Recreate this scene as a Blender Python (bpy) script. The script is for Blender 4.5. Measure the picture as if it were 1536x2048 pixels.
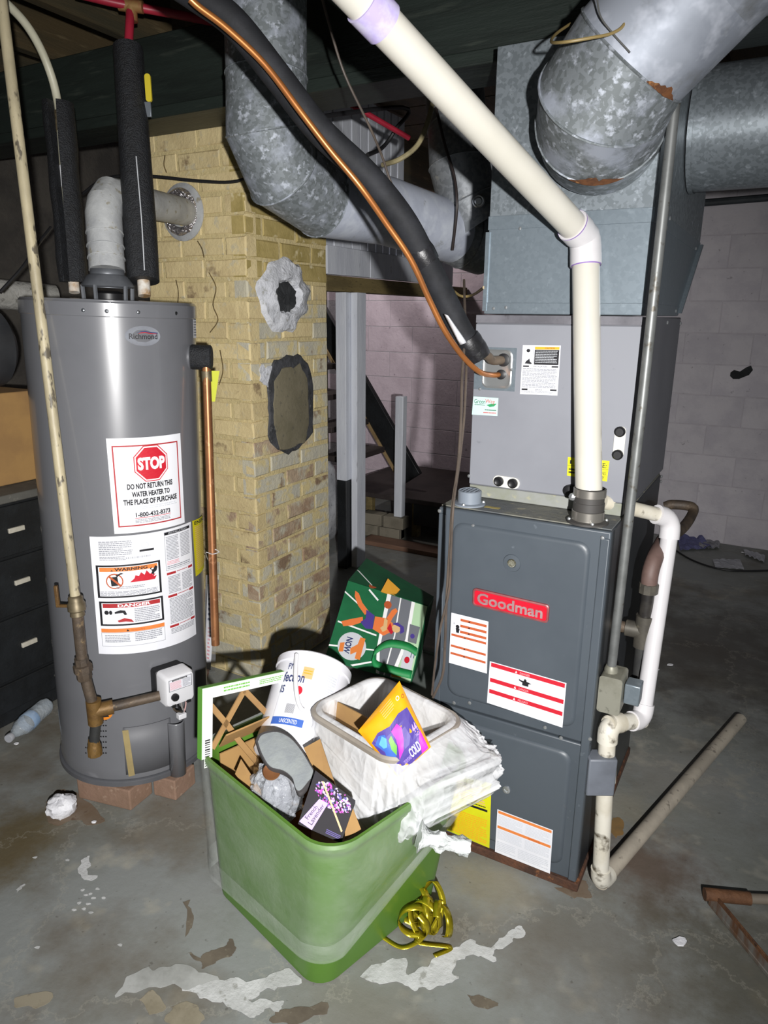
import bpy, math, random
from mathutils import Vector as V, Matrix, noise
from mathutils.geometry import tessellate_polygon
random.seed(7)
for o in list(bpy.data.objects): bpy.data.objects.remove(o)
S = bpy.context.scene
COL = S.collection

# ------------------------------------------------------------------ camera, world, light, exposure
F, PITCH, ROLL, HC, YAW = 1420.0, math.radians(15.6), math.radians(0.6), 1.5, math.radians(29)
cy_, sy_ = math.cos(YAW), math.sin(YAW)
_rt = V((cy_, sy_, 0)); _fh = V((-sy_, cy_, 0))
FW = _fh*math.cos(PITCH)+V((0, 0, -math.sin(PITCH)))
_up = _rt.cross(FW)
RT = _rt*math.cos(ROLL)+_up*math.sin(ROLL); UP = RT.cross(FW)
CAM = V((0, 0, HC))
cam = bpy.data.cameras.new('camera'); camo = bpy.data.objects.new('camera', cam); COL.objects.link(camo)
cam.sensor_fit = 'VERTICAL'; cam.sensor_height = 36.0; cam.sensor_width = 27.0
cam.lens = F/2048*36.0; cam.clip_start = 0.02
camo.matrix_world = Matrix(((RT.x, UP.x, -FW.x, CAM.x), (RT.y, UP.y, -FW.y, CAM.y), (RT.z, UP.z, -FW.z, CAM.z), (0, 0, 0, 1)))
S.camera = camo

wd = bpy.data.worlds.new('basement_dark'); S.world = wd; wd.use_nodes = True
wd.node_tree.nodes['Background'].inputs[0].default_value = (0.9, 0.95, 1, 1)
wd.node_tree.nodes['Background'].inputs[1].default_value = 0.09

fl = bpy.data.lights.new('hand_torch', 'SPOT'); flo = bpy.data.objects.new('hand_torch', fl); COL.objects.link(flo)
fl.energy = 405; fl.color = (1.0, 0.985, 0.97); fl.spot_size = math.radians(98); fl.spot_blend = 1.0; fl.shadow_soft_size = 0.018
flo.location = CAM+_rt*0.145-_fh*0.40+V((0, 0, -0.02))
flo.rotation_euler = (FW*1.0+_rt*-0.15+V((0, 0, 0.02))).to_track_quat('-Z', 'Y').to_euler()

S.view_settings.view_transform = 'Standard'; S.view_settings.look = 'None'
S.view_settings.gamma = 1.0; S.view_settings.use_curve_mapping = False
S.view_settings.exposure = 0.0

# ------------------------------------------------------------------ photo measurement -> place
def ray(px, py): return RT*((px-768)/F)-UP*((py-1024)/F)+FW
def PZ(px, py, z): d = ray(px, py); return CAM+d*((z-HC)/d.z)
def PY(px, py, y): d = ray(px, py); return CAM+d*(y/d.y)
def PX(px, py, x): d = ray(px, py); return CAM+d*(x/d.x)
def PD(px, py, t): return CAM+ray(px, py)*t

# ------------------------------------------------------------------ materials
def lin(c):
    if isinstance(c, str): c = [int(c[i:i+2], 16)/255 for i in (0, 2, 4)]
    return tuple((x/12.92 if x <= .04045 else ((x+.055)/1.055)**2.4) for x in c)+(1,)
MATS = {}
def mat(name, c1, c2=None, c3=None, sc=6.0, lo=.42, hi=.62, sc3=40.0, lo3=.6, hi3=.7, rough=.6, metal=0.0, bump=0.0, bsc=60.0,
        detail=5.0, coat=0.0, trans=0.0, alpha=1.0, stretch=None, vor=False, emit=0, spec=.5, rnd=0.0, c4=None, sc4=3.0, lo4=.55, hi4=.65):
    if name in MATS: return MATS[name]
    m = bpy.data.materials.new(name); m.use_nodes = True; nt = m.node_tree; N = nt.nodes; L = nt.links
    b = N['Principled BSDF']; out = N['Material Output']
    tc = N.new('ShaderNodeTexCoord'); mp = N.new('ShaderNodeMapping'); L.new(tc.outputs['Object'], mp.inputs[0])
    if stretch: mp.inputs['Scale'].default_value = stretch
    oi = N.new('ShaderNodeObjectInfo')
    va = N.new('ShaderNodeVectorMath'); va.operation = 'ADD'; sc_ = N.new('ShaderNodeVectorMath'); sc_.operation = 'SCALE'
    cmb = N.new('ShaderNodeCombineXYZ')
    for i in range(3): L.new(oi.outputs['Random'], cmb.inputs[i])
    L.new(cmb.outputs[0], sc_.inputs[0]); sc_.inputs['Scale'].default_value = 23.0
    L.new(mp.outputs[0], va.inputs[0]); L.new(sc_.outputs[0], va.inputs[1])
    vec = va.outputs[0]
    def ramp(src, lo, hi):
        r = N.new('ShaderNodeMapRange'); r.inputs[1].default_value = lo; r.inputs[2].default_value = hi; L.new(src, r.inputs[0]); return r.outputs[0]
    def nz(scale, det=detail):
        n = N.new('ShaderNodeTexNoise'); n.inputs['Scale'].default_value = scale; n.inputs['Detail'].default_value = det; n.inputs['Roughness'].default_value = .62
        L.new(vec, n.inputs['Vector']); return n.outputs['Fac']
    def mix(f, a, c):
        x = N.new('ShaderNodeMix'); x.data_type = 'RGBA'; L.new(f, x.inputs[0])
        if isinstance(a, tuple): x.inputs[6].default_value = a
        else: L.new(a, x.inputs[6])
        x.inputs[7].default_value = c
        return x.outputs[2]
    cur = lin(c1)
    if c2:
        if vor:
            n = N.new('ShaderNodeTexVoronoi'); n.inputs['Scale'].default_value = sc; L.new(vec, n.inputs['Vector'])
            sp = N.new('ShaderNodeSeparateColor'); L.new(n.outputs['Color'], sp.inputs[0]); src = sp.outputs[0]
        else: src = nz(sc)
        cur = mix(ramp(src, lo, hi), cur, lin(c2))
    if c3: cur = mix(ramp(nz(sc3, 3), lo3, hi3), cur, lin(c3))
    if c4: cur = mix(ramp(nz(sc4, 6), lo4, hi4), cur, lin(c4))
    if rnd:
        h = N.new('ShaderNodeHueSaturation'); r = N.new('ShaderNodeMapRange'); r.inputs[3].default_value = 1-rnd; r.inputs[4].default_value = 1+rnd
        L.new(oi.outputs['Random'], r.inputs[0]); L.new(r.outputs[0], h.inputs['Value'])
        if isinstance(cur, tuple): h.inputs['Color'].default_value = cur
        else: L.new(cur, h.inputs['Color'])
        cur = h.outputs[0]
    if isinstance(cur, tuple): b.inputs['Base Color'].default_value = cur
    else: L.new(cur, b.inputs['Base Color'])
    b.inputs['Roughness'].default_value = rough; b.inputs['Metallic'].default_value = metal
    b.inputs['Specular IOR Level'].default_value = spec
    b.inputs['Coat Weight'].default_value = coat; b.inputs['Coat Roughness'].default_value = .12
    if trans: b.inputs['Transmission Weight'].default_value = trans
    if bump:
        bp = N.new('ShaderNodeBump'); bp.inputs['Strength'].default_value = bump; bp.inputs['Distance'].default_value = .01
        L.new(nz(bsc, 4), bp.inputs['Height']); L.new(bp.outputs[0], b.inputs['Normal'])
    if alpha < 1:
        t = N.new('ShaderNodeBsdfTransparent'); ms = N.new('ShaderNodeMixShader')
        r = N.new('ShaderNodeMapRange'); r.inputs[1].default_value = .35; r.inputs[2].default_value = .7
        r.inputs[3].default_value = alpha*.75; r.inputs[4].default_value = min(1, alpha*1.35)
        L.new(nz(sc), r.inputs[0]); L.new(r.outputs[0], ms.inputs[0])
        L.new(t.outputs[0], ms.inputs[1]); L.new(b.outputs[0], ms.inputs[2]); L.new(ms.outputs[0], out.inputs[0])
    MATS[name] = m
    return m

# ------------------------------------------------------------------ mesh helpers
class Fr:                                       # a local frame
    def __init__(s, o=(0, 0, 0), ex=(1, 0, 0), ey=(0, 1, 0), ez=(0, 0, 1)): s.o = V(o); s.x = V(ex); s.y = V(ey); s.z = V(ez)
    def p(s, a, b, c): return s.o+s.x*a+s.y*b+s.z*c
W0 = Fr()
def frame_dir(o, d, up=(0, 0, 1)):              # ez along d
    z = V(d).normalized(); u = V(up)
    if abs(z.dot(u)) > .97: u = V((1, 0, 0))
    x = u.cross(z).normalized(); return Fr(o, x, z.cross(x), z)
def rrect(hx, hy, r, k=5):
    pts = []
    for (sx, sy, a0) in ((1, 1, 0), (-1, 1, 90), (-1, -1, 180), (1, -1, 270)):
        for i in range(k+1):
            a = math.radians(a0+90*i/k); pts.append((sx*(hx-r)+r*math.cos(a), sy*(hy-r)+r*math.sin(a)))
    return pts
def spline(pts, n=8):
    P = [V(p) for p in pts]; P = [P[0]*2-P[1]]+P+[P[-1]*2-P[-2]]; out = []
    for i in range(1, len(P)-2):
        for k in range(n):
            t = k/n; a, b, c, d = P[i-1:i+3]
            out.append(.5*((2*b)+(c-a)*t+(2*a-5*b+4*c-d)*t*t+(3*b-3*c+d-a)*t**3))
    out.append(P[-2]); return out
class MB:
    def __init__(s): s.v = []; s.f = []
    def add(s, vs, fs):
        k = len(s.v); s.v += [V(v) for v in vs]; s.f += [tuple(i+k for i in f) for f in fs]; return s
    def box(s, x0, x1, y0, y1, z0, z1, fr=W0):
        P = [fr.p(x, y, z) for z in (z0, z1) for (x, y) in ((x0, y0), (x1, y0), (x1, y1), (x0, y1))]
        return s.hexa(P)
    def hexa(s, P):
        return s.add(P, [(3, 2, 1, 0), (4, 5, 6, 7), (0, 1, 5, 4), (1, 2, 6, 5), (2, 3, 7, 6), (3, 0, 4, 7)])
    def loft(s, rings, closed=True, cap0=True, cap1=True):
        n = len(rings[0]); vs = [p for r in rings for p in r]; fs = []
        for i in range(len(rings)-1):
            for j in range(n if closed else n-1):
                a = i*n+j; b = i*n+(j+1) % n; fs.append((a, b, b+n, a+n))
        if cap0: fs.append(tuple(range(n-1, -1, -1)))
        if cap1: fs.append(tuple(range((len(rings)-1)*n, len(rings)*n)))
        return s.add(vs, fs)
    def tube(s, path, r, n=12, caps=True, prof=None):
        P = [V(p) for p in path]; rings = []
        R = r if isinstance(r, (list, tuple)) else [r]*len(P)
        d0 = (P[1]-P[0]).normalized(); u = V((0, 0, 1)) if abs(d0.z) < .9 else V((1, 0, 0))
        x = u.cross(d0).normalized()
        for i, p in enumerate(P):
            if i == 0: d = d0; k = 1; m = None
            elif i == len(P)-1: d = (P[i]-P[i-1]).normalized(); m = None
            else:
                a = (P[i]-P[i-1]).normalized(); b = (P[i+1]-P[i]).normalized(); d = (a+b)
                d = d.normalized() if d.length > 1e-6 else a
                c = max(.35, d.dot(a)); m = ((b-a).normalized(), 1/c) if (b-a).length > 1e-4 else None
            x = (x-d*x.dot(d)).normalized(); y = d.cross(x)
            ring = []
            for j in range(n):
                t = 2*math.pi*j/n; q = x*math.cos(t)+y*math.sin(t)
                if m: q = q+m[0]*(q.dot(m[0])*(m[1]-1))
                ring.append(p+q*R[i])
            rings.append(ring)
        return s.loft(rings, True, caps, caps)
    def lathe(s, prof, fr=W0, n=32, caps=True, a0=0, a1=2*math.pi):
        full = abs(a1-a0-2*math.pi) < 1e-6; m = n if full else n+1
        rings = [[fr.p(r*math.cos(a0+(a1-a0)*j/n), r*math.sin(a0+(a1-a0)*j/n), z) for j in range(m)] for r, z in prof]
        return s.loft(rings, full, caps, caps)
    def prism(s, poly, d):                      # extrude polygon of 3-D points by vector d
        poly = [V(p) for p in poly]; n = len(poly); d = V(d); tris = tessellate_polygon([poly])
        vs = poly+[p+d for p in poly]
        fs = [tuple(t) for t in tris]+[tuple(i+n for i in reversed(t)) for t in tris]+[(i, (i+1) % n, (i+1) % n+n, i+n) for i in range(n)]
        return s.add(vs, fs)
    def ball(s, c, r, n=10, sc=(1, 1, 1), fr=None):
        f = fr or Fr(c)
        rings = [[f.p(r*math.sin(a)*math.cos(b)*sc[0], r*math.sin(a)*math.sin(b)*sc[1], -r*math.cos(a)*sc[2]) for b in [2*math.pi*j/n for j in range(n)]] for a in [math.pi*(i+.02)/(n*.5+.04) for i in range(n//2+1)]]
        return s.loft(rings)
    def grid(s, fn, nu, nv, thick=None):        # fn(u,v)->point
        vs = [fn(i/nu, j/nv) for j in range(nv+1) for i in range(nu+1)]
        fs = [(j*(nu+1)+i, j*(nu+1)+i+1, (j+1)*(nu+1)+i+1, (j+1)*(nu+1)+i) for j in range(nv) for i in range(nu)]
        return s.add(vs, fs)
    def build(s, name, m, parent=None, smooth=35, bevel=0, label=None, solid=0, sub=0, kind=None):
        me = bpy.data.meshes.new(name)
        inv = WM[parent].inverted() if parent is not None else None
        if parent is None:
            c = sum(s.v, V())/len(s.v); zmin = min(v.z for v in s.v); c.z = zmin; inv = Matrix.Translation(-c)
        me.from_pydata([inv @ v for v in s.v], [], s.f); me.validate()
        o = bpy.data.objects.new(name, me); COL.objects.link(o); me.materials.append(m)
        import bmesh
        bm = bmesh.new(); bm.from_mesh(me); bmesh.ops.recalc_face_normals(bm, faces=bm.faces); bm.to_mesh(me); bm.free()
        if parent is not None: o.parent = parent; WM[o] = WM[parent].copy()
        else: o.location = c; WM[o] = Matrix.Translation(c)
        if smooth:
            me.polygons.foreach_set('use_smooth', [True]*len(me.polygons)); me.set_sharp_from_angle(angle=math.radians(smooth))
        if bevel:
            b = o.modifiers.new('bevel', 'BEVEL'); b.width = bevel; b.segments = 2; b.limit_method = 'ANGLE'; b.angle_limit = math.radians(40)
        if solid:
            b = o.modifiers.new('solid', 'SOLIDIFY'); b.thickness = solid; b.offset = 0
        if sub:
            b = o.modifiers.new('sub', 'SUBSURF'); b.levels = sub; b.render_levels = sub
        if label: o['label'] = label
        if kind: o['kind'] = kind
        return o
WM = {}
def thing(name, label, cat, loc, rot=None, group=None):
    o = bpy.data.objects.new(name, None); COL.objects.link(o); o.empty_display_size = .05
    m = Matrix.Translation(V(loc)) @ (rot.to_4x4() if rot else Matrix.Identity(4))
    o.matrix_world = m; WM[o] = m
    o['label'] = label; o['category'] = cat
    if group: o['group'] = group
    return o
def tag(o, label, cat, group=None, kind=None):
    if label: o['label'] = label
    if cat: o['category'] = cat
    if group: o['group'] = group
    if kind: o['kind'] = kind
    return o
def struct(o): o['kind'] = 'structure'; return o
def box_obj(name, m, parent, x0, x1, y0, y1, z0, z1, bevel=.002, fr=W0, **k):
    return MB().box(x0, x1, y0, y1, z0, z1, fr).build(name, m, parent, bevel=bevel, smooth=40, **k)

# ------------------------------------------------------------------ print on labels
_tc = {}
def text_geo(body, bold=0):
    k = (body, bold)
    if k not in _tc:
        c = bpy.data.curves.new('t', 'FONT'); c.body = body; c.size = 1; c.resolution_u = 3; c.offset = bold; c.fill_mode = 'BOTH'
        o = bpy.data.objects.new('t', c); COL.objects.link(o)
        me = o.to_mesh(); vs = [(v.co.x, v.co.y) for v in me.vertices]; fs = [tuple(p.vertices) for p in me.polygons]
        o.to_mesh_clear(); bpy.data.objects.remove(o); bpy.data.curves.remove(c)
        x0 = min(v[0] for v in vs); x1 = max(v[0] for v in vs); y0 = min(v[1] for v in vs); y1 = max(v[1] for v in vs)
        _tc[k] = ([((x-x0)/(x1-x0), (y-y0)/(y1-y0)) for x, y in vs], fs)
    return _tc[k]
INK = {}
def ink(n):
    cols = dict(black='17171c', red='c0182c', darkred='a82a2e', orange='dd7f3c', white='f2f2f2', grey='8d8f96', yellow='e6d820', navy='2a3566', purple='4a3a8c',
                brown='b5572f', pink='d99aa2', green='2f8f5a', lgrey='c9ccd2', tan='d9b27c', lime='6cae4a', blue='3a62b5', magenta='c22fb0', lilac='b49ad8', cyan='5fa6d8', gold='e8a720', darkgreen='1f5a3c', mint='b5d6ae', asphalt='70737a', skin='e4793f')
    if n not in INK: INK[n] = mat('ink_'+n, cols[n], rough=.55)
    return INK[n]
class Sheet:
    def __init__(s, root, name, base, mapper, label=None, ns=1, nt=1, thick=.0008, outline=None):
        s.map = mapper; s.g = {}; s.ns = ns; s.nt = nt; s.off = thick
        mb = MB()
        if outline:
            mb.add([mapper(a, b, thick) for a, b in outline], [tuple(t) for t in tessellate_polygon([[V((a, b, 0)) for a, b in outline]])])
        else: mb.grid(lambda u, v: mapper(u, v, thick), ns, nt)
        s.o = mb.build(name, base, root, smooth=60, label=label)
        s.k = 1
    def mb(s, c, fine=False):
        m = MB(); m.col = c; m.fine = fine
        if fine:
            for q in s.g.values():
                if q.fine and q.col == c: return q
        s.g[len(s.g)] = m; return m
    def tri(s, m, pts, fs, off):                 # subdivide so that print follows a curved sheet
        P = [tuple(p) for p in pts]; Fs = [tuple(f) for f in fs]
        if s.ns > 1:
            lim = 1.2/s.ns; idx = {}
            for _ in range(3):
                N = []; done = True
                def mid(i, j):
                    k = (min(i, j), max(i, j))
                    if k not in idx: P.append(((P[i][0]+P[j][0])/2, (P[i][1]+P[j][1])/2)); idx[k] = len(P)-1
                    return idx[k]
                for f in Fs:
                    if len(f) > 3: fan = [(f[0], f[i], f[i+1]) for i in range(1, len(f)-1)]
                    else: fan = [f]
                    for (a, b, c) in fan:
                        xs = [P[i][0] for i in (a, b, c)]
                        if max(xs)-min(xs) > lim:
                            x, y, z = mid(a, b), mid(b, c), mid(c, a); N += [(a, x, z), (x, b, y), (z, y, c), (x, y, z)]; done = False
                        else: N.append((a, b, c))
                Fs = N
                if done: break
        m.add([s.map(p[0], p[1], off) for p in P], Fs)
    def rect(s, a, b, c, d, col, lv=1):
        n = max(1, int(round((c-a)*s.ns)))
        s.mb(col).grid(lambda u, v: s.map(a+(c-a)*u, b+(d-b)*v, s.off+.0004*lv), n, 1); return s
    def frame(s, a, b, c, d, w, h, col):
        s.rect(a, b, c, b+h, col, 2).rect(a, d-h, c, d, col, 2).rect(a, b+h, a+w, d-h, col, 2).rect(c-w, b+h, c, d-h, col, 2); return s
    def poly(s, pts, col, lv=2):
        s.tri(s.mb(col), pts, tessellate_polygon([[V((a, b, 0)) for a, b in pts]]), s.off+.0004*lv); return s
    def disc(s, a, b, ra, rb, col, lv=2, n=20):
        return s.poly([(a+ra*math.cos(2*math.pi*i/n), b+rb*math.sin(2*math.pi*i/n)) for i in range(n)], col, lv)
    def ring(s, a, b, ra, rb, w, col, lv=3, n=24):
        o = [s.map(a+ra*k*math.cos(2*math.pi*i/n), b+rb*k*math.sin(2*math.pi*i/n), s.off+.0004*lv) for k in (1, 1-w) for i in range(n)]
        s.mb(col).add(o, [(i, (i+1) % n, (i+1) % n+n, i+n) for i in range(n)]); return s
    def text(s, body, a, b, c, d, col, bold=0, lv=3):     # box a,b (top left) to c,d (bottom right)
        vs, fs = text_geo(body, bold)
        m = s.mb(col); m.kind = 'lettering'; s.tri(m, [(a+(c-a)*x, d+(b-d)*y) for x, y in vs], fs, s.off+.0004*lv); return s
    def fine(s, a, b, c, d, n, col='grey', seed=1, fill=.5, lv=2):      # rows of print too small to read
        r = random.Random(seed); h = (d-b)/n
        for i in range(n):
            x = a; end = c-(c-a)*(r.random()*.35 if i % 5 == 4 else r.random()*.04)
            y0 = b+h*i
            while x < end:
                w = (c-a)*(.03+.09*r.random()); x1 = min(x+w, end)
                s.mb(col, True).add([s.map(p, q, s.off+.0004*lv) for p, q in ((x, y0), (x1, y0), (x1, y0+h*fill), (x, y0+h*fill))], [(0, 1, 2, 3)])
                x = x1+(c-a)*.012
        return s
    def done(s):
        for m in s.g.values(): m.build('fine_print' if m.fine else getattr(m, 'kind', 'printed_shape'), ink(m.col), s.o, smooth=0, kind='stuff' if m.fine else None)
        return s.o
def bil(TL, TR, BR, BL):
    TL, TR, BR, BL = map(V, (TL, TR, BR, BL))
    n = (TR-TL).cross(BL-TL).normalized()
    if n.dot(CAM-TL) < 0: n = -n
    return lambda s, t, off: (TL*(1-s)+TR*s)*(1-t)+(BL*(1-s)+BR*s)*t+n*off

# ------------------------------------------------------------------ shared materials
concrete = mat('painted_concrete', '868987', '74766f', '9c9a90', sc=2.6, lo=.45, hi=.7, sc3=7, lo3=.58, hi3=.72, rough=.6, bump=.15, bsc=30, c4='5f5546', sc4=1.6, lo4=.52, hi4=.72, detail=9)
mortar_y = mat('mortar_yellow', 'cbba8a', 'beae80', 'c8bc98', sc=12, rough=.9, bump=.5, bsc=70)
brick_y = mat('brick_yellow_paint', 'd3c192', 'c6b386', 'c0b698', sc=9, sc3=22, lo3=.58, hi3=.7, rough=.8, bump=.35, bsc=70, rnd=.07, c4='8e7a5c', sc4=6, lo4=.62, hi4=.68)
brick_w = mat('brick_worn_beige', 'c2bca6', 'b6b2a2', 'ccbc8c', sc=10, sc3=14, lo3=.52, hi3=.62, rough=.85, bump=.4, bsc=60, rnd=.05, c4='86705a', sc4=8, lo4=.58, hi4=.66)
brick_r = mat('brick_bare_brown', 'b09c84', '9c826a', 'c8b88c', sc=13, sc3=11, lo3=.48, hi3=.58, rough=.9, bump=.5, bsc=60, rnd=.06, c4='bab4a0', sc4=9, lo4=.5, hi4=.6)
brick_o = mat('brick_olive_wash', 'b29f66', '9c8b52', 'd0c298', sc=7, sc3=13, lo3=.6, hi3=.66, rough=.8, bump=.25, bsc=60, rnd=.05)
cement_w = mat('cement_white', 'd2d4da', 'b9bbc0', 'a2a29e', sc=20, rough=.9, bump=.8, bsc=50)
cement_g = mat('cement_grey', '77705c', '6a6450', '5d594c', sc=6, rough=.85, bump=.2)
soot = mat('soot_black', '222426', '303234', sc=15, rough=.9)
block_k = mat('block_paint_pink', 'ead8e2', 'dccad4', 'b8a4b0', sc=6, sc3=30, lo3=.66, hi3=.72, rough=.75, bump=.35, bsc=40, rnd=.02)
block_p = mat('block_paint', 'cfcacf', 'c2bdc4', 'a8a2a8', sc=6, sc3=30, lo3=.66, hi3=.72, rough=.75, bump=.35, bsc=40, rnd=.03)
mortar_p = mat('block_mortar', 'c6c0c6', 'b9b3b9', sc=10, rough=.85, bump=.4)
beam_g = mat('beam_dark_green', '232b27', '1a201d', '363c36', sc=5, sc3=12, lo3=.58, hi3=.72, rough=.5, bump=.25, bsc=30, stretch=(.35, 3, 3))
wood_dk = mat('wood_dark_brown', '4a3d25', '35301f', '5e5138', sc=3, sc3=16, rough=.8, bump=.3, stretch=(3, .35, 3))
wood_old = mat('wood_old_tan', '86764c', '6b5e3c', '4c432e', sc=4, rough=.8, bump=.3, stretch=(3, .4, 3))
white_paint = mat('wood_white_paint', 'e2e6ee', 'd4d8e2', '989ba2', sc=7, sc3=25, lo3=.68, hi3=.74, rough=.6, bump=.2, stretch=(2, 2, .3))
black_paint = mat('wood_black_paint', '17191b', '202326', '4a4a48', sc=6, sc3=30, lo3=.72, hi3=.76, rough=.5, bump=.15)
tan_edge = mat('wood_raw_edge', 'a38a62', '8d7550', sc=9, rough=.8)
tread_m = mat('tread_dark', '433a38', '332c2b', sc=5, rough=.7)

# ------------------------------------------------------------------ floor, walls, ceiling
def floor_stains_falloff(m, stains_falloff):                      # brown, olive and bare floor patches plus one painted lamp falloff, each with its own ragged edge
    nt = m.node_tree; N = nt.nodes; L = nt.links; b = N['Principled BSDF']; cur = b.inputs['Base Color'].links[0].from_socket
    ge = N.new('ShaderNodeNewGeometry'); nz = N.new('ShaderNodeTexNoise'); nz.inputs['Scale'].default_value = 7; nz.inputs['Detail'].default_value = 8; nz.inputs['Roughness'].default_value = .7
    L.new(ge.outputs['Position'], nz.inputs['Vector'])
    for (c, rx, col, st) in stains_falloff:
        ds = N.new('ShaderNodeVectorMath'); ds.operation = 'DISTANCE'; L.new(ge.outputs['Position'], ds.inputs[0]); ds.inputs[1].default_value = (c.x, c.y, 0)
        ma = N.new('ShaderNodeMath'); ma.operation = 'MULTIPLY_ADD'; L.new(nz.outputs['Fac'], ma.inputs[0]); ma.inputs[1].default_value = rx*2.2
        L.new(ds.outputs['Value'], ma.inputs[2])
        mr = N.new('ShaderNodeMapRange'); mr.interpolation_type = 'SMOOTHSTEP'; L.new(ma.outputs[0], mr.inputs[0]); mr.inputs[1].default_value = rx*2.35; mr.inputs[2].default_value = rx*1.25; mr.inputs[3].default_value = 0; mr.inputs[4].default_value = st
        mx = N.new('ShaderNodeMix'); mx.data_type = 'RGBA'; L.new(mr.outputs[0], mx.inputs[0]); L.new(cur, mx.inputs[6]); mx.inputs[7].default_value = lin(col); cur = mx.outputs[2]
    vo = N.new('ShaderNodeTexVoronoi'); vo.feature = 'DISTANCE_TO_EDGE'; vo.inputs['Scale'].default_value = 1.7
    ad = N.new('ShaderNodeVectorMath'); ad.operation = 'MULTIPLY_ADD'; L.new(nz.outputs['Color'], ad.inputs[0]); ad.inputs[1].default_value = (.35, .35, .35); L.new(ge.outputs['Position'], ad.inputs[2]); L.new(ad.outputs[0], vo.inputs['Vector'])
    mr = N.new('ShaderNodeMapRange'); L.new(vo.outputs['Distance'], mr.inputs[0]); mr.inputs[1].default_value = .0; mr.inputs[2].default_value = .012; mr.inputs[3].default_value = .3; mr.inputs[4].default_value = 0
    mx = N.new('ShaderNodeMix'); mx.data_type = 'RGBA'; L.new(mr.outputs[0], mx.inputs[0]); L.new(cur, mx.inputs[6]); mx.inputs[7].default_value = lin('aaa69a'); cur = mx.outputs[2]
    sp = N.new('ShaderNodeTexNoise'); sp.inputs['Scale'].default_value = 60; sp.inputs['Detail'].default_value = 3; L.new(ge.outputs['Position'], sp.inputs['Vector'])
    mr = N.new('ShaderNodeMapRange'); L.new(sp.outputs['Fac'], mr.inputs[0]); mr.inputs[1].default_value = .68; mr.inputs[2].default_value = .74; mr.inputs[4].default_value = .5
    mx = N.new('ShaderNodeMix'); mx.data_type = 'RGBA'; L.new(mr.outputs[0], mx.inputs[0]); L.new(cur, mx.inputs[6]); mx.inputs[7].default_value = lin('4a453d')
    L.new(mx.outputs[2], b.inputs['Base Color'])
floor_stains_falloff(concrete, [(PZ(1290, 1730, 0), .2, '5c4737', .75), (PZ(1420, 1300, 0), .8, '46423d', .8), (PZ(1250, 1620, 0), .12, '8d8878', .6), (PZ(20, 1690, 0), .2, '5b4d2e', .8), (PZ(1000, 1765, 0), .13, '8c8672', .7), (PZ(1520, 1960, 0), .3, '4f4a3a', .7), (PZ(350, 1650, 0), .17, '6e6556', .7),  # the olive patch in the near right corner paints in the torch's falloff
    (PZ(1180, 1900, 0), .25, '68635a', .6), (PZ(700, 2030, 0), .2, '7a756a', .5), (PZ(950, 1300, 0), .7, '45413c', .6), (PZ(1350, 1560, 0), .2, '8c8880', .5)])
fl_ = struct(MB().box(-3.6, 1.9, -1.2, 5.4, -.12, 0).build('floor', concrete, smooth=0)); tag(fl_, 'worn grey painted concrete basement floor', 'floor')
WBY = 5.2
wb = struct(MB().box(-3.6, 1.9, WBY+.0018, WBY+.2, 0, 2.36).build('wall_back', mortar_p, smooth=0)); tag(wb, 'pale painted concrete block wall at the back', 'wall')
_bm = {}
for i in range(12):
    z0 = i*.2
    for j in range(-1, 13):
        x0 = -3.45+.405*j+(.2 if i % 2 else 0); x1 = x0+.4015
        if x0 < -3.55 or x1 > 1.85 or z0 > 2.2: continue
        k = (0,)
        b = MB(); e = .002; zt = min(z0+.1975, 2.355)
        P = [V((x, WBY+.05, z)) for x, z in ((x0, z0+.003), (x1, z0+.003), (x1, zt), (x0, zt))]
        Q = [V((p.x, WBY+.0015, p.z)) for p in P]
        T = [V((x, WBY, z)) for x, z in ((x0+e, z0+.003+e), (x1-e, z0+.003+e), (x1-e, zt-e), (x0+e, zt-e))]
        b.loft([P, Q, T], True, False, True)
        b.build('block', block_k if x1 < -1.1 else block_p, wb, smooth=0)
# added fill light for the wall behind the stairs, out of sight behind the planks
sl_ = bpy.data.lights.new('stair_fill', 'POINT'); slo = bpy.data.objects.new('stair_fill', sl_); COL.objects.link(slo); sl_.energy = 21; sl_.shadow_soft_size = .08; sl_.color = (1, .95, .95); slo.location = (-2.75, 4.35, 2.45)
# hole knocked in the block wall
hc = PY(1483, 747, WBY-.002)
def blob(c, ex, ey, ru, rv, n=18, am=.25, seed=0, lob=None):
    r = random.Random(seed); ph = [r.random()*6.28 for _ in range(4)]; out = []
    for i in range(n):
        a = 2*math.pi*i/n; k = 1+am*(.5*math.sin(2*a+ph[0])+.35*math.sin(3*a+ph[1])+.3*math.sin(5*a+ph[2])+.2*math.sin(9*a+ph[3]))
        out.append(V(c)+V(ex)*(ru*k*math.cos(a))+V(ey)*(rv*k*math.sin(a)))
    return out
hp = [PY(x, y, WBY-.002) for x, y in ((1461, 745), (1468, 740), (1480, 743), (1492, 735), (1502, 731), (1506, 740), (1498, 750), (1488, 754), (1478, 758), (1466, 758), (1460, 752))]
MB().prism(hp, (0, .001, 0)).build('hole', soot, wb, smooth=0)
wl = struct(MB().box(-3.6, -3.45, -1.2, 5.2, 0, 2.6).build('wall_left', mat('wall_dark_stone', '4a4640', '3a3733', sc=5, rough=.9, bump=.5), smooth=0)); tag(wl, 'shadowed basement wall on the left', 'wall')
ce = struct(MB().box(-3.6, 1.9, -1.0, 5.4, 2.66, 2.7).build('ceiling', wood_dk, smooth=0)); tag(ce, 'dark underside of the floor above', 'ceiling')
for j in range(16):
    y0 = -.3+j*.36
    MB().box(-3.55, 1.85, y0, y0+.345, 2.635, 2.662).build('plank', wood_dk, ce, smooth=0)
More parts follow.
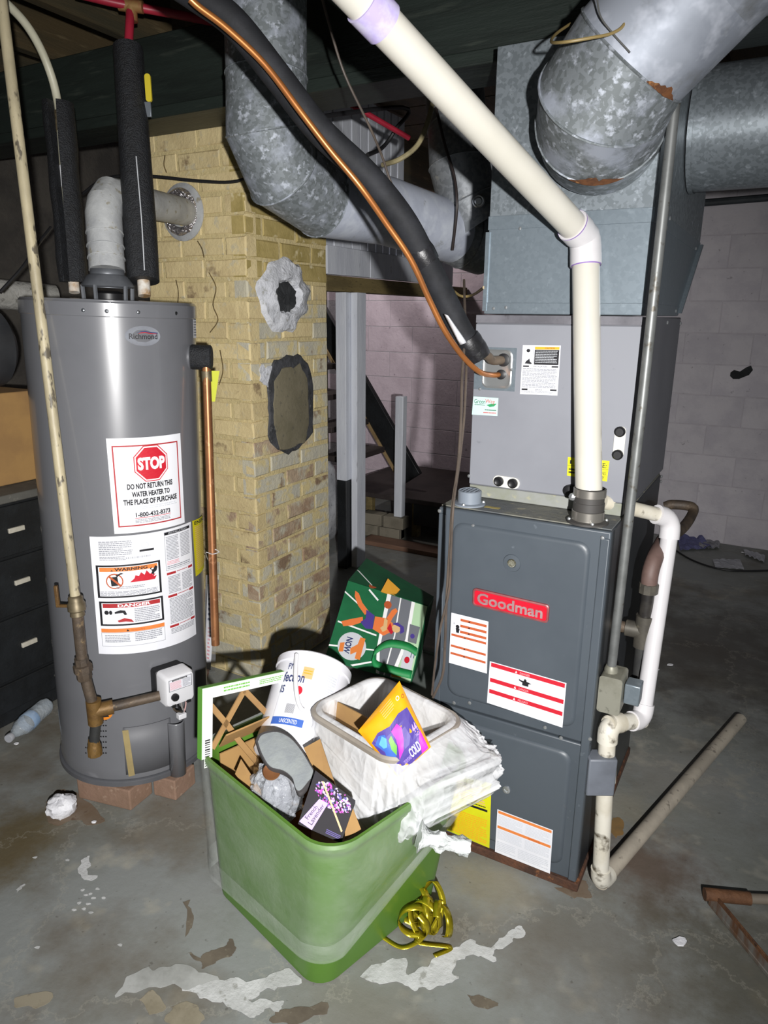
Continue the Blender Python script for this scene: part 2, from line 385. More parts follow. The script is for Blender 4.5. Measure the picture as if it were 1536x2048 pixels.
for j in range(13):
    x0 = -3.3+j*.405
    box_obj('joist', wood_dk, ce, x0, x0+.045, -.3, 2.12 if -2.15 < x0 < -.9 else 5.18, 2.365, 2.64, bevel=.004)
bt = thing('ceiling_beam', 'dark green painted timber beam under the joists', 'beam', (-.8, 2.0, 2.05)); bt['kind'] = 'structure'
box_obj('board', beam_g, bt, -3.45, 1.85, 1.925, 1.98, 2.152, 2.362, bevel=.004)
box_obj('board', beam_g, bt, -3.45, 1.85, 1.984, 2.038, 2.15, 2.36, bevel=.004)
box_obj('board', beam_g, bt, -3.45, 1.85, 2.042, 2.085, 2.152, 2.362, bevel=.004)
box_obj('bottom_strip', beam_g, bt, -3.45, 1.85, 1.905, 2.09, 2.114, 2.15, bevel=.004)
# pipe fixed along the top of the back wall
tag(MB().tube([PY(1380, 408, WBY-.06), PY(1600, 390, WBY-.06)], .022, 10).build('wall_pipe', mat('pipe_dark_grey', '3a4044', '2c3034', sc=8, rough=.6)), 'dark thin pipe along the top of the block wall', 'pipe')

# ------------------------------------------------------------------ brick chimney
CX0, CX1, CY0, CY1 = -2.235, -1.736, 2.1, 2.62
ch = thing('brick_chimney', 'yellow painted brick chimney with peeling paint behind the water heater', 'chimney', ((CX0+CX1)/2, (CY0+CY1)/2, 0))
MB().box(CX0+.004, CX1-.0045, CY0+.0035, CY1-.004, 0, 2.13).build('core', mortar_y, ch, smooth=0)
rb = random.Random(3)
def brick(a0, a1, z0, z1, face, m):
    e = .0045; j = rb.uniform(-.0015, .0015); b = MB(); dz = rb.uniform(-.003, .003); z0 += dz; z1 += dz+rb.uniform(-.002, .002)
    jit = lambda: rb.uniform(-.003, .003)
    if face == 'f':
        y = CY0-j; mk = lambda a, d, z: V((a, y+d, z))
    else:
        x = CX1+j; mk = lambda a, d, z: V((x-d, a, z))
    P = [mk(a0, .06, z0), mk(a1, .06, z0), mk(a1, .06, z1), mk(a0, .06, z1)]
    Q = [mk(a0+jit(), .005, z0+jit()), mk(a1+jit(), .006, z0+jit()), mk(a1+jit(), .006, z1+jit()), mk(a0+jit(), .006, z1+jit())]
    T = [mk(a0+e+jit(), 0, z0+e), mk(a1-e+jit(), 0, z0+e+jit()), mk(a1-e, 0, z1-e+jit()), mk(a0+e, 0, z1-e)]
    b.loft([P, Q, T], True, False, True).build('brick', m, ch, smooth=25)
ph = .0735
for i in range(29):
    z0 = .004+i*ph; z1 = z0+ph-.011
    x = CX1-(.098 if i % 2 else .2)+.0
    cuts = [CX1]
    while x > CX0+.03: cuts.append(x); x -= .205
    cuts.append(CX0)
    for a, b in zip(cuts[1:], cuts[:-1]):
        m = brick_y if (z0 > .75 or rb.random() > .35) else (brick_w if rb.random() > .4 else brick_r)
        brick(a+.005, b-(.005 if b != CX1 else 0), z0, z1, 'f', m)
    y = CY0+(.2 if i % 2 else .098); cuts = [CY0]
    while y < CY1-.03: cuts.append(y); y += .205
    cuts.append(CY1)
    for a, b in zip(cuts[:-1], cuts[1:]):
        u = rb.random()
        if z0 > 1.6: m = brick_o
        elif z0 > 1.0: m = brick_w if u > .4 else brick_y
        elif z0 > .5: m = brick_w if u > .3 else brick_r
        else: m = brick_r if u > .35 else brick_w
        brick(a+(.005 if a != CY0 else 0), b-.005, z0, z1, 'r', m)
# cement round the old flue hole, hole, and the patched opening
def onR(px, py): return PX(px, py, CX1)
def ringset(c, ru, rv, spec, seed, n=40):
    r = random.Random(seed); rings = []
    for k, h in spec:
        ring = []
        for i in range(n):
            a = 2*math.pi*i/n; q = k*(1+.09*noise.noise(V((math.cos(a)*2.2, math.sin(a)*2.2, seed+k)))*2+.05*noise.noise(V((math.cos(a)*7, math.sin(a)*7, seed+k*3)))*2)
            ring.append(c+V((0, ru*q*math.cos(a), rv*q*math.sin(a)))+V((h+.008*noise.noise(V((a*3, k*5, seed)))*1.5, 0, 0)))
        rings.append(ring)
    return rings
c0 = onR(567, 592); ru = (onR(617, 592).y-onR(517, 592).y)/2; rv = (onR(567, 516).z-onR(567, 668).z)/2
MB().loft(ringset(c0, ru, rv, [(1.0, .001), (.9, .016), (.72, .02), (.58, .03), (.5, .03), (.42, .012), (.37, .006)], 5), True, True, False).build('cement_collar', cement_w, ch, label='white cement smeared round an old flue hole')
c1 = onR(566, 600)
MB().loft(ringset(c1, ru*.44, rv*.5, [(1, .012), (.9, .014), (.3, .014)], 8), True, True, True).build('flue_hole', soot, ch, smooth=0)
c0 = onR(582, 808); ru = (onR(627, 808).y-onR(537, 808).y)/2; rv = (onR(582, 712).z-onR(582, 905).z)/2
def srect(c, ru, rv, h0, h1, seed, n=40):
    rings = []
    for k, h in ((1, h0), (.97, h1), (.9, h1+.002)):
        ring = []
        for i in range(n):
            a = 2*math.pi*i/n; ca, sa = math.cos(a), math.sin(a); q = 1/((abs(ca)**3.2+abs(sa)**3.2)**(1/3.2))*(1+.08*noise.noise(V((ca*3, sa*3, seed)))*2)
            ring.append(c+V((h, ru*k*q*ca, rv*k*q*sa)))
        rings.append(ring)
    return rings
MB().loft(srect(c0, ru, rv, 0, .006, 2)).build('tar_edge', mat('tar_dark', '45464a', '2f3032', '5d5e60', sc=20, rough=.8, bump=.5), ch, label='dark rough edge of the patched opening')
MB().loft(srect(onR(580, 815), ru*.78, rv*.86, 0, .011, 3)).build('cement_patch', cement_g, ch, label='smooth grey cement patch')
MB().prism([p for p in blob(onR(532, 750), (0, 1, 0), (0, 0, 1), .035, .045, am=.5, seed=4)], (.004, 0, 0)).build('cement_smear', cement_w, ch, smooth=0)

for k, pts in enumerate((((418, 545), (432, 575), (426, 610), (436, 640), (420, 665)), ((330, 310), (328, 330), (333, 345)), ((440, 700), (446, 740), (438, 770)), ((395, 482), (404, 498), (408, 515)), ((352, 560), (357, 590), (350, 640)))):
    MB().tube(spline([PY(x, y, CY0-.0015) for x, y in pts], 4), .0022, 5).build('crack', mat('crack_dark', '6a5a38', '4d422c', sc=20, rough=.9), ch)
# ------------------------------------------------------------------ white plank partition by the stairs, post, stairs
PXX = -2.2
pt = thing('plank_partition', 'white painted vertical plank partition above the stairs', 'partition', (PXX, 4.1, 1.7))
y = 3.3; k = 0
while y < 4.9:
    w = rb.uniform(.075, .092); zt = 2.62 if y < 4.15 else 2.2
    box_obj('plank', white_paint, pt, PXX-.02, PXX+rb.uniform(-.004, .004), y+.003, y+w-.002, 1.84, zt, bevel=.003); y += w+.003
box_obj('trim_board', white_paint, pt, PXX-.02, PXX+.014, 3.3, 3.75, 1.70, 1.845, bevel=.004)
box_obj('trim_board', white_paint, pt, PXX-.02, PXX+.014, 3.755, 4.93, 1.70, 1.845, bevel=.004)
hb = box_obj('header_timber', wood_old, None, PXX-.1, PXX+.02, 3.285, 5.19, 1.615, 1.695, bevel=.004); tag(hb, 'old bare timber header under the white plank partition', 'timber')
hb2 = box_obj('bracket_timber', wood_old, None, PXX-.16, PXX+.0, 3.2, 3.28, 1.56, 2.2, bevel=.004); tag(hb2, 'rough yellowed upright timber beside the chimney edge', 'timber')
pb = thing('support_post', 'white support post with black painted lower part', 'post', (-2.16, 3.53, 0))
box_obj('white_board', white_paint, pb, -2.165, -2.125, 3.5, 3.60, 0, 1.612, bevel=.003)
box_obj('post_top', white_paint, pb, -2.235, -2.168, 3.45, 3.54, .55, 1.612, bevel=.003)
box_obj('post_base', black_paint, pb, -2.234, -2.169, 3.451, 3.539, 0, .55, bevel=.003)
# stairs run down along the back wall
st = thing('staircase', 'black open wooden staircase coming down behind the support post', 'staircase', (-2.6, 4.6, .3))
SY = 4.4
def diag(p, q, thick, y0, y1):
    p = V((p[0], 0, p[1])); q = V((q[0], 0, q[1])); d = (q-p).normalized(); n = V((d.z, 0, -d.x))
    if n.z < 0: n = -n
    return [V((a.x+n.x*t, yy, a.z+n.z*t)) for yy in (y0, y1) for a, t in ((p, 0), (q, 0), (q, thick), (p, thick))]
a = PY(640, 673, SY); b = PY(808, 968, SY)
MB().hexa(diag((a.x-(b.x-a.x)*.3, a.z+(a.z-b.z)*.3), (b.x, b.z), .15, SY, SY+.045)).build('stringer', black_paint, st, smooth=0, bevel=.004)
MB().hexa(diag((a.x-(b.x-a.x)*.3, a.z+(a.z-b.z)*.3), (b.x, b.z), -.022, SY-.01, SY+.05)).build('stringer_edge', tan_edge, st, smooth=0, bevel=.002)
for i, z in enumerate((1.30, 1.115, .925, .735, .545)):
    xx = a.x+(a.z-z)*(b.x-a.x)/(a.z-b.z)
    box_obj('tread', tread_m, st, xx-.2, xx-.0, SY-.5, SY-.012, z, z+.04, bevel=.004)
ld = thing('stair_landing', 'low dark wooden landing at the foot of the stairs', 'landing', (-2.1, 4.6, 0))
box_obj('platform', tread_m, ld, -2.75, -1.55, 4.2, 5.19, .25, .285, bevel=.004)
for i, x in enumerate((-2.5, -2.13, -1.7)): box_obj('leg', wood_old, ld, x, x+.05, 4.24, 4.29, 0, .25, bevel=.003)
box_obj('crosspiece', black_paint, ld, -2.1, -1.55, 4.205, 4.235, .1, .25, bevel=.003)
rbk = random.Random(5)
for i in range(2):
    for j in range(2):
        LB = ('dull brick at lower left under the stair landing', 'dull brick at lower right under the stair landing', 'upper left dull brick stacked under the landing', 'upper right dull brick stacked under the landing')[2*i+j]
        tag(box_obj('loose_block', mat('block_dull', '8c8576', '7a7466', sc=9, rough=.9, rnd=.1), None, -2.48+.17*j+.03*i, -2.325+.17*j+.03*i, 4.1, 4.19, .083*i, .083*i+.08, bevel=.004), LB, 'brick', 'bricks under the landing')
nw = box_obj('newel_post', white_paint, None, -2.215, -2.155, 4.13, 4.19, 0, .98, bevel=.006); tag(nw, 'short worn white newel post at the foot of the stairs', 'post')
tag(box_obj('floor_board', mat('wood_reddish', '7d5f4d', '6a4e3e', sc=5, rough=.7, stretch=(.4, 3, 3)), None, -2.35, -1.75, 3.92, 4.06, 0, .03, bevel=.003), 'reddish board lying before the stair landing', 'board')
# plastic wrapped bundle under the stairs
wrap = mat('plastic_wrap_white', 'c6c8cc', 'a9abb0', '8b8d92', sc=9, rough=.25, bump=.6, bsc=14)
def lump(fr, hx, hy, hz, seed, amp=.05, n=16, sq=3.0):
    rings = []
    for i in range(n+1):
        a = math.pi*(i+.01)/(n+.02)-math.pi/2; ring = []
        for j in range(n*2):
            b = math.pi*j/n; d = V((math.cos(a)*math.cos(b), math.cos(a)*math.sin(b), math.sin(a)))
            q = 1/((abs(d.x)**sq+abs(d.y)**sq+abs(d.z)**sq)**(1/sq)); q *= 1+amp*noise.noise(d*3+V((seed, 0, 0)))*2+amp*.5*noise.noise(d*8+V((seed, 3, 0)))*2
            ring.append(fr.p(d.x*q*hx, d.y*q*hy, d.z*q*hz))
        rings.append(ring)
    return MB().loft(rings)
tag(lump(Fr((-2.62, 3.75, .29)), .17, .17, .285, 3, .04).build('wrapped_bundle', wrap), 'bundle wrapped in crumpled white plastic under the stairs', 'bundle')

# ------------------------------------------------------------------ water heater
HR, HH = .238, 1.452
Hrot = Matrix.Rotation(math.radians(1.6), 4, _fh)
HM = Matrix.Translation(V((-1.765, 1.46, .078))) @ Hrot
HMi = HM.inverted()
def HL(px, py, r=HR):                            # photo point on the heater jacket -> (angle, height)
    o = HMi @ CAM; d = HMi.to_3x3() @ ray(px, py)
    A = d.x**2+d.y**2; B = 2*(o.x*d.x+o.y*d.y); C = o.x**2+o.y**2-r*r; D = max(0, B*B-4*A*C)
    t = (-B-math.sqrt(D))/(2*A); p = o+d*t; return math.atan2(p.y, p.x), p.z
def HP(ang, z, r=HR): return HM @ V((r*math.cos(ang), r*math.sin(ang), z))
def HPX(px, py, r=HR): return HP(*HL(px, py, r), r)
def hbil(TL, TR, BR, BL):
    q = [HL(*p) for p in (TL, TR, BR, BL)]
    def f(s, t, off):
        a = (q[0][0]*(1-s)+q[1][0]*s)*(1-t)+(q[3][0]*(1-s)+q[2][0]*s)*t
        z = (q[0][1]*(1-s)+q[1][1]*s)*(1-t)+(q[3][1]*(1-s)+q[2][1]*s)*t
        return HP(a, z, HR+off)
    return f
def HF(ang, z, r=HR):                            # frame on the jacket: x tangent (right), y up, z outwards
    n = HM.to_3x3() @ V((math.cos(ang), math.sin(ang), 0)); u = HM.to_3x3() @ V((0, 0, 1)); return Fr(HP(ang, z, r), u.cross(n), u, n)
HFr = Fr(HM.translation, HM.to_3x3() @ V((1, 0, 0)), HM.to_3x3() @ V((0, 1, 0)), HM.to_3x3() @ V((0, 0, 1)))

grey_enamel = mat('heater_grey_enamel', '6a6b6f', '646569', sc=2, rough=.3, spec=.5, coat=.6)
grey_dk = mat('heater_grey_dark', '57585c', '4d4e52', sc=5, rough=.4)
foam = mat('pipe_foam_black', '17181b', '202226', sc=70, rough=.55, bump=.6, bsc=220)
label_w = mat('label_white', 'e4e5ea', 'dadbe2', sc=4, rough=.45)
brass = mat('brass_aged', '756a54', '5d5340', '463d2e', sc=20, rough=.5, metal=.5)
iron = mat('iron_pipe_brown', '5c4f42', '453c34', '7c6a52', sc=14, rough=.6, metal=.25, bump=.2)
iron_t = mat('iron_tarnish_gold', '75592f', '5f4628', '4d3d2c', sc=16, rough=.55, metal=.35, bump=.2)
cream_pipe = mat('gas_pipe_cream', 'b3a88a', '9c9278', '5d5648', sc=12, sc3=38, lo3=.58, hi3=.64, rough=.5, bump=.1, stretch=(1, 1, .4))
copper = mat('copper_dull', 'a06e48', '8a5c3c', 'b98560', sc=10, rough=.4, metal=.6)
white_valve = mat('valve_white', 'd9d9dc', 'cfcfd3', sc=3, rough=.4)
blackp = mat('black_plastic', '1b1b1d', rough=.45)
chrome = mat('chrome', 'c8ccd0', rough=.2, metal=1)
silver = mat('silver_sticker', 'c4c8d0', 'a9adb8', sc=6, rough=.25, metal=.6)

wh = thing('water_heater', 'tall grey cylindrical water heater covered in warning stickers', 'water heater', HM.translation, HM.to_3x3())
MB().lathe([(HR-.012, .0), (HR-.002, .006), (HR, .02), (HR, .06), (HR-.002, .065), (HR-.002, HH-.06), (HR-.002, HH-.002)], HFr, 72).build('jacket', grey_enamel, wh)
MB().lathe([(HR+.0005, HH-.043), (HR+.002, HH-.041), (HR+.002, HH-.008), (HR-.004, HH), (.02, HH+.004)], HFr, 72).build('top_cap', grey_enamel, wh)
MB().lathe([(HR+.002, .0), (HR+.006, .002), (HR+.006, .016), (HR, .022)], HFr, 72, caps=False).build('base_ring', grey_dk, wh, solid=.002)
for px in (166, 213, 276, 351):
    a, z = HL(px, 604+(px-37)*.028+4); f = HF(a, HH-.028, HR+.002); MB().ball(f.o, .0055, 8, (1, 1, .6), f).build('screw', chrome, wh)
# top fittings and draft hood
hood = mat('hood_grey', '6c6f74', '5b5e63', sc=8, rough=.45, metal=.3)
fx = lambda px, py: None
def top_pt(px, z=HH):                            # point on the heater top plane under a photo column, at its middle depth
    o = HMi @ CAM; d = HMi.to_3x3() @ ray(px, 600); k = -(o.x*d.x+o.y*d.y)/(d.x**2+d.y**2); return V((o.x+d.x*k, o.y+d.y*k, z))
hc_ = top_pt(218); hc_ = V((hc_.x, hc_.y, HH))
hf = Fr(HM @ hc_, HFr.x, HFr.y, HFr.z)
hd = MB().lathe([(.068, .035), (.072, .04), (.055, .065), (.046, .07), (.046, .085)], hf, 28, caps=False).build('draft_hood', hood, wh, solid=.002)
for k in range(4):
    a = math.radians(200+k*70+20); p = hf.p(.068*math.cos(a), .068*math.sin(a), 0); q = hf.p(.07*math.cos(a), .07*math.sin(a), .04)
    MB().tube([p, q], .006, 6).build('hood_leg', hood, hd)
MB().lathe([(.042, .0), (.042, .018), (.03, .025)], hf, 24).build('flue_outlet', blackp, wh)
# STOP sticker
sh = Sheet(wh, 'stop_sticker', label_w, hbil((212, 877), (360, 866), (369, 1045), (229, 1068)), 'white STOP sticker with a red octagon', ns=12, nt=6)
sh.frame(.055, .075, .935, .93, .018, .014, 'darkred')
def octo(cx, cy, ra, rb): return [(cx+ra*math.cos(math.pi/8+i*math.pi/4), cy+rb*math.sin(math.pi/8+i*math.pi/4)) for i in range(8)]
sh.poly(octo(.53, .275, .245, .205), 'red', 1).poly(octo(.53, .275, .232, .194), 'white', 2).poly(octo(.53, .275, .215, .18), 'red', 3)
sh.text('STOP', .35, .205, .71, .34, 'white', .05, 5)
sh.text('DO NOT RETURN THIS', .2, .475, .81, .535, 'black', .04).text('WATER HEATER TO', .25, .56, .76, .618, 'black', .04).text('THE PLACE OF PURCHASE', .14, .64, .87, .7, 'black', .04)
sh.fine(.12, .72, .88, .76, 2, 'lgrey', 2).text('1-800-432-8373', .28, .785, .75, .835, 'black', .03).rect(.27, .842, .76, .848, 'red').fine(.27, .86, .76, .905, 3, 'grey', 4)
sh.done()
# large instruction sticker
sh = Sheet(wh, 'instruction_sticker', label_w, hbil((179, 1073), (381, 1043), (392, 1268), (198, 1307)), 'large white instruction sticker with warnings', ns=16, nt=6)
sh.fine(.075, .04, .36, .16, 8, 'grey', 5).rect(.37, .04, .375, .16, 'lgrey').ring(.47, .09, .035, .026, .2, 'lgrey').rect(.42, .125, .55, .142, 'black').fine(.075, .165, .3, .2, 3, 'grey', 6)
for i in range(26): sh.rect(.3+i*.0085, .175, .3+i*.0085+random.choice((.003, .005)), .19, 'grey')
def panel(x0, y0, x1, y1, band, head, tcol):
    sh.frame(x0, y0, x1, y1, .02, .014, 'black'); sh.rect(x0+.03, y0+.02, x1-.03, y0+.055, band); sh.text(head, x0+.16, y0+.024, x1-.12, y0+.05, tcol, .03)
panel(.035, .235, .6, .51, 'orange', 'WARNING', 'black')
sh.poly([(.17, .275), (.16, .285), (.185, .285)], 'black')
sh.disc(.19, .37, .075, .065, 'brown', 1).disc(.19, .37, .064, .055, 'white', 2).poly([(.155, .335), (.215, .33), (.225, .405), (.16, .41)], 'black', 3).poly([(.2, .32), (.25, .3), (.27, .31), (.24, .315), (.215, .335)], 'black', 3).poly([(.135, .33), (.15, .32), (.25, .405), (.235, .415)], 'brown', 4)
sh.poly([(.32, .385), (.36, .355), (.37, .33), (.4, .34), (.42, .31), (.45, .335), (.47, .3), (.5, .335), (.53, .32), (.52, .345), (.55, .335), (.53, .36), (.56, .355), (.54, .385)], 'red', 2)
sh.poly([(.5, .29), (.52, .275), (.51, .3), (.53, .3), (.55, .27), (.57, .285), (.56, .315), (.54, .325), (.53, .345), (.51, .33), (.52, .315)], 'black', 4)
sh.fine(.2, .415, .45, .44, 2, 'grey', 8).fine(.06, .455, .57, .495, 4, 'grey', 9)
panel(.04, .54, .605, .75, 'darkred', 'DANGER', 'white')
sh.disc(.1, .635, .02, .018, 'black').disc(.135, .635, .014, .018, 'black').poly([(.17, .63), (.22, .615), (.26, .62), (.275, .655), (.255, .66), (.24, .64), (.17, .645)], 'black').poly([(.19, .705), (.25, .685), (.31, .7), (.33, .725), (.26, .715), (.2, .72)], 'darkred').fine(.34, .61, .57, .73, 8, 'grey', 10)
sh.rect(.04, .775, .605, .808, 'orange').poly([(.27, .782), (.26, .8), (.285, .8)], 'black', 3).text('WARNING', .3, .784, .42, .8, 'brown').frame(.04, .81, .605, .93, .004, .003, 'grey').fine(.07, .83, .29, .9, 5, 'grey', 11).fine(.33, .82, .58, .9, 5, 'grey', 12)
sh.rect(.655, .02, .97, .045, 'black').text('INSTALLATION', .7, .026, .92, .04, 'lgrey')
sh.frame(.655, .02, .985, .34, .004, .003, 'grey')
sh.fine(.67, .06, .81, .26, 16, 'grey', 13).fine(.83, .06, .96, .26, 16, 'grey', 14).fine(.67, .265, .81, .3, 3, 'pink', 15).fine(.67, .305, .96, .335, 2, 'grey', 20)
for t in (.36, .555, .82): sh.rect(.66, t, .76, t+.02, 'darkred').rect(.92, t, .985, t+.02, 'darkred').fine(.77, t+.003, .91, t+.015, 1, 'darkred', 16)
sh.fine(.67, .395, .81, .545, 12, 'grey', 17).fine(.83, .395, .97, .545, 12, 'grey', 18).fine(.67, .585, .97, .81, 18, 'grey', 19).fine(.67, .85, .97, .9, 4, 'grey', 21)
sh.done()
# yellow energy sticker round the right side
sh = Sheet(wh, 'energy_sticker', mat('label_yellow', 'd9cf1e', 'cfc41c', sc=5, rough=.5), hbil((384, 1042), (408, 1028), (413, 1130), (391, 1153)), 'yellow energy guide sticker', ns=6)
sh.text('ENERGYGUIDE', .08, .02, 1.9, .085, 'black', .02).fine(.1, .12, .95, .92, 22, 'tan', 22); sh.rect(.55, .2, .95, .9, 'yellow', 1); sh.done()
# maker's badge
bc = HL(287, 672)
def hell(s, t, off): return HP(bc[0]+(s-.5)*2*.048/HR, bc[1]+(.5-t)*2*.026, HR+off)
sh = Sheet(wh, 'badge', silver, hell, 'oval silver maker badge', outline=[(.5+.5*math.cos(i*math.pi/16), .5+.5*math.sin(i*math.pi/16)) for i in range(32)])
sh.text('Richmond', .1, .38, .9, .66, 'black', .012)
sh.poly([(.28, .36), (.42, .27), (.55, .25), (.7, .3), (.92, .33), (.92, .37), (.7, .345), (.55, .3), (.42, .31)], 'navy').poly([(.34, .38), (.45, .31), (.55, .3), (.7, .35), (.9, .375), (.9, .4), (.7, .39), (.55, .345)], 'darkred'); sh.done()
# small white rating tag at the right shoulder
sh = Sheet(wh, 'rating_tag', label_w, hbil((385, 630), (391, 630), (392, 676), (386, 676))); sh.fine(.1, .05, .9, .95, 8, 'grey', 3); sh.done()
# combustion access, tape, round orange sticker, air holes
a0, z0 = HL(246, 1458); a1, z1 = HL(340, 1440); zb = HL(262, 1548)[1]
MB().grid(lambda u, v: HP(a0+(a1-a0)*u, zb+(z0+.004-zb)*v, HR+.0015), 16, 2).build('access_cover', mat('cover_grey', '626367', '5c5d61', sc=3, rough=.55), wh, solid=.003)
f = HF(HL(352, 1490)[0], 0, HR); zt = HL(352, 1438)[1]; zb2 = HL(352, 1545)[1]
MB().loft([[f.p(.026*math.cos(t), z, .03*math.sin(t)) for t in [math.pi*i/12 for i in range(13)]] for z in (zb2, zt-.006, zt)], False, False, False).build('burner_shroud', grey_enamel, wh, solid=.003)
sh = Sheet(wh, 'masking_tape', mat('tape_tan', '9b8a5e', '8d7d54', sc=9, rough=.7), hbil((245, 1459), (257, 1458), (270, 1548), (258, 1551)), 'strip of tan masking tape', nt=3, thick=.006)
sc_ = HL(206, 1422)
sh = Sheet(wh, 'round_sticker', mat('label_orange', 'd98226', 'cf7a22', sc=5, rough=.5), lambda s, t, off: HP(sc_[0]+(s-.5)*.06/HR, sc_[1]+(.5-t)*.06, HR+off), 'round orange warning sticker', outline=[(.5+.5*math.cos(i*math.pi/14), .5+.5*math.sin(i*math.pi/14)) for i in range(28)])
sh.poly([(.62, .5), (.55, .62), (.69, .62)], 'black').poly([(.45, .75), (.75, .68), (.8, .8), (.5, .85)], 'black'); sh.done()
hl = MB()
for i in range(9):
    for j in range(7):
        px = 172+i*5; py = 1440+j*11
        if j < 5 and i < 5: continue
        a, z = HL(px, py); ff = HF(a, z, HR+.0006); hl.add([ff.p(.0028*math.cos(t), .0028*math.sin(t), 0) for t in [k*math.pi/3 for k in range(6)]], [tuple(range(6))])
hl.build('air_holes', blackp, wh, smooth=0, kind='stuff')
# gas control valve
va, vz = HL(333, 1356); g = HF(va, vz, HR)
gv = MB()
gv.loft([[g.p(x, y, d) for x, y in rrect(.047-e, .05-e, .012)] for e, d in ((0, .03), (0, .078), (.004, .086), (.012, .088))]).build('gas_control', white_valve, wh)
gvo = [o for o in wh.children if o.name.startswith('gas_control')][-1]
MB().loft([[g.p(x-.004, y+.004, d) for x, y in rrect(.046-e, .046-e, .01)] for e, d in ((0, 0), (0, .03), (.006, .034))]).build('back_housing', blackp, gvo)
gm = lambda s, t, off: g.p((s-.5)*.074, .04-t*.037, .088+off)
sh = Sheet(wh, 'control_label', label_w, gm); sh.frame(0, 0, 1, 1, .02, .03, 'black'); sh.rect(.15, .05, .8, .17, 'black').text('STATUS LIGHT CODE', .2, .08, .75, .15, 'white').fine(.05, .22, .55, .92, 8, 'pink', 4).fine(.6, .22, .95, .92, 7, 'grey', 5); sh.done()
kf = Fr(g.p(-.02, -.018, .088), g.x, g.y, g.z)
MB().lathe([(.0115, 0), (.0115, .008), (.009, .012)], kf, 20).build('temperature_knob', blackp, gvo)
for dx in (-.022, .026): MB().box(dx-.006, dx+.006, -.052, -.044, .07, .09, g).build('clip', blackp, gvo, smooth=0)
wires = mat('wire_grey', '8a8684', rough=.5)
for k, (x0, c) in enumerate(((-.012, iron), (.004, blackp), (.016, wires), (.032, mat('wire_pink', 'c9a3a0', rough=.5)))):
    MB().tube(spline([g.p(x0, -.05, .055), g.p(x0+.004, -.08, .06-.004*k), g.p(.022+.003*k, -.105, .045), g.p(.028, -.13, .025)], 5), .0032 if k < 3 else .0022, 6).build('burner_line', c, wh)
MB().box(.008, .034, -.125, -.108, .035, .055, g).build('connector', white_valve, wh, bevel=.002)
# temperature and pressure valve stub with foam cover, copper discharge pipe
ta, tz = HL(386, 714); tf = HF(ta, tz, HR-.01)
sd = (_rt*.9+FW*.1); tf = frame_dir(HP(ta, tz, HR-.012), sd)
MB().lathe([(.034, .0), (.036, .004), (.036, .062), (.031, .066), (.01, .066)], tf, 24).build('relief_valve_cover', foam, wh)
MB().lathe([(.04, -.004), (.04, .006), (.034, .008)], tf, 24).build('relief_valve_flange', grey_dk, wh)
tb = tf.p(0, 0, .035)
dpt = PD(413, 742, (tb-CAM).dot(FW)); dpb = PZ(432, 1330, .12)
dpb = PD(431, 1290, (dpt-CAM).dot(FW)+.12)
MB().tube([dpt+V((0, 0, .03)), dpt, dpb], .0125, 14).build('discharge_pipe', copper, wh)
MB().lathe([(.015, 0), (.015, .03)], Fr(dpt-V((0, 0, .03))), 14).build('pipe_collar', brass, wh)
sh = Sheet(wh, 'yellow_tag', mat('tag_yellow', 'b9bf2e', rough=.6), bil(dpt+_rt*-.02+V((0, .012, .0)), dpt+_rt*.03+V((0, .012, .0)), dpt+_rt*.012+V((0, .012, -.09)), dpt+_rt*.0+V((0, .012, -.09))), 'yellow tag hanging behind the relief pipe')

# ------------------------------------------------------------------ water pipes in black foam
def hw(lx, ly, z): return HM @ V((lx, ly, z))
white_pex = mat('pipe_pex_white', 'c4c1ac', 'b5b29c', sc=6, rough=.45)
red_pex = mat('pipe_pex_red', 'a3263a', '8c1f30', sc=8, rough=.4)
cw = thing('cold_water_pipe', 'white plastic water pipe in split black foam left above the water heater', 'pipe', PD(150, 575, 2.05))
b0 = PD(149, 585, 2.06); t0 = PD(116, 205, 2.06); ax = (t0-b0)
MB().tube([b0, b0+ax*.12], .015, 14).build('nipple', mat('nipple_white', 'd0ccc4', '9a7b55', sc=20, rough=.5), cw)
MB().tube(spline([b0+ax*.1, b0+ax*.6, b0+ax*.98, PD(95, 130, 2.02), PD(60, 60, 1.95), PD(14, 8, 1.88), PD(-60, -50, 1.8)], 6), .0115, 12).build('pipe', white_pex, cw)
MB().tube([b0+ax*.55, b0+ax*.66], .0145, 12).build('coupling', mat('coupling_white', 'd5d6da', rough=.4), cw)
MB().tube([b0+ax*.85, b0+ax*.95], .0145, 12).build('coupling', brass, cw)
for s_, w in ((-1, .026), (1, .033)):              # the split halves of the foam sleeve
    dx = _rt*(s_*.034)
    side = _rt*s_
    rings = []
    for k in range(9):
        u = .055+.945*k/8; c = b0+ax*u+_rt*(s_*(.0005+.004*u*u)); sw = .039+.002*math.sin(k*2.1+s_)
        rings.append([c+_rt*(s_*(sw*math.sin(t)))+_fh*(-sw*1.15*math.cos(t)) for t in [math.pi*(.06+.88*j/10) for j in range(11)]]+[c+_rt*(s_*(.014*math.sin(t)))+_fh*(-.016*math.cos(t)) for t in [math.pi*(.94-.88*j/10) for j in range(11)]])
    MB().loft(rings).build('foam_half', foam, cw, smooth=50)
hwp = thing('hot_water_pipe', 'red plastic water pipe in thick black foam right above the water heater', 'pipe', PD(290, 590, 2.06))
b0 = PD(289, 592, 2.06); t0 = PD(256, 96, 2.06); ax = t0-b0
MB().tube([b0, b0+ax*.1], .018, 14).build('nipple', MATS['nipple_white'], hwp)
MB().tube([b0+ax*.06, b0+ax*.25, b0+ax*.5, b0+ax*.75, t0], [.045, .047, .045, .043, .042], 22).build('foam_sleeve', foam, hwp)
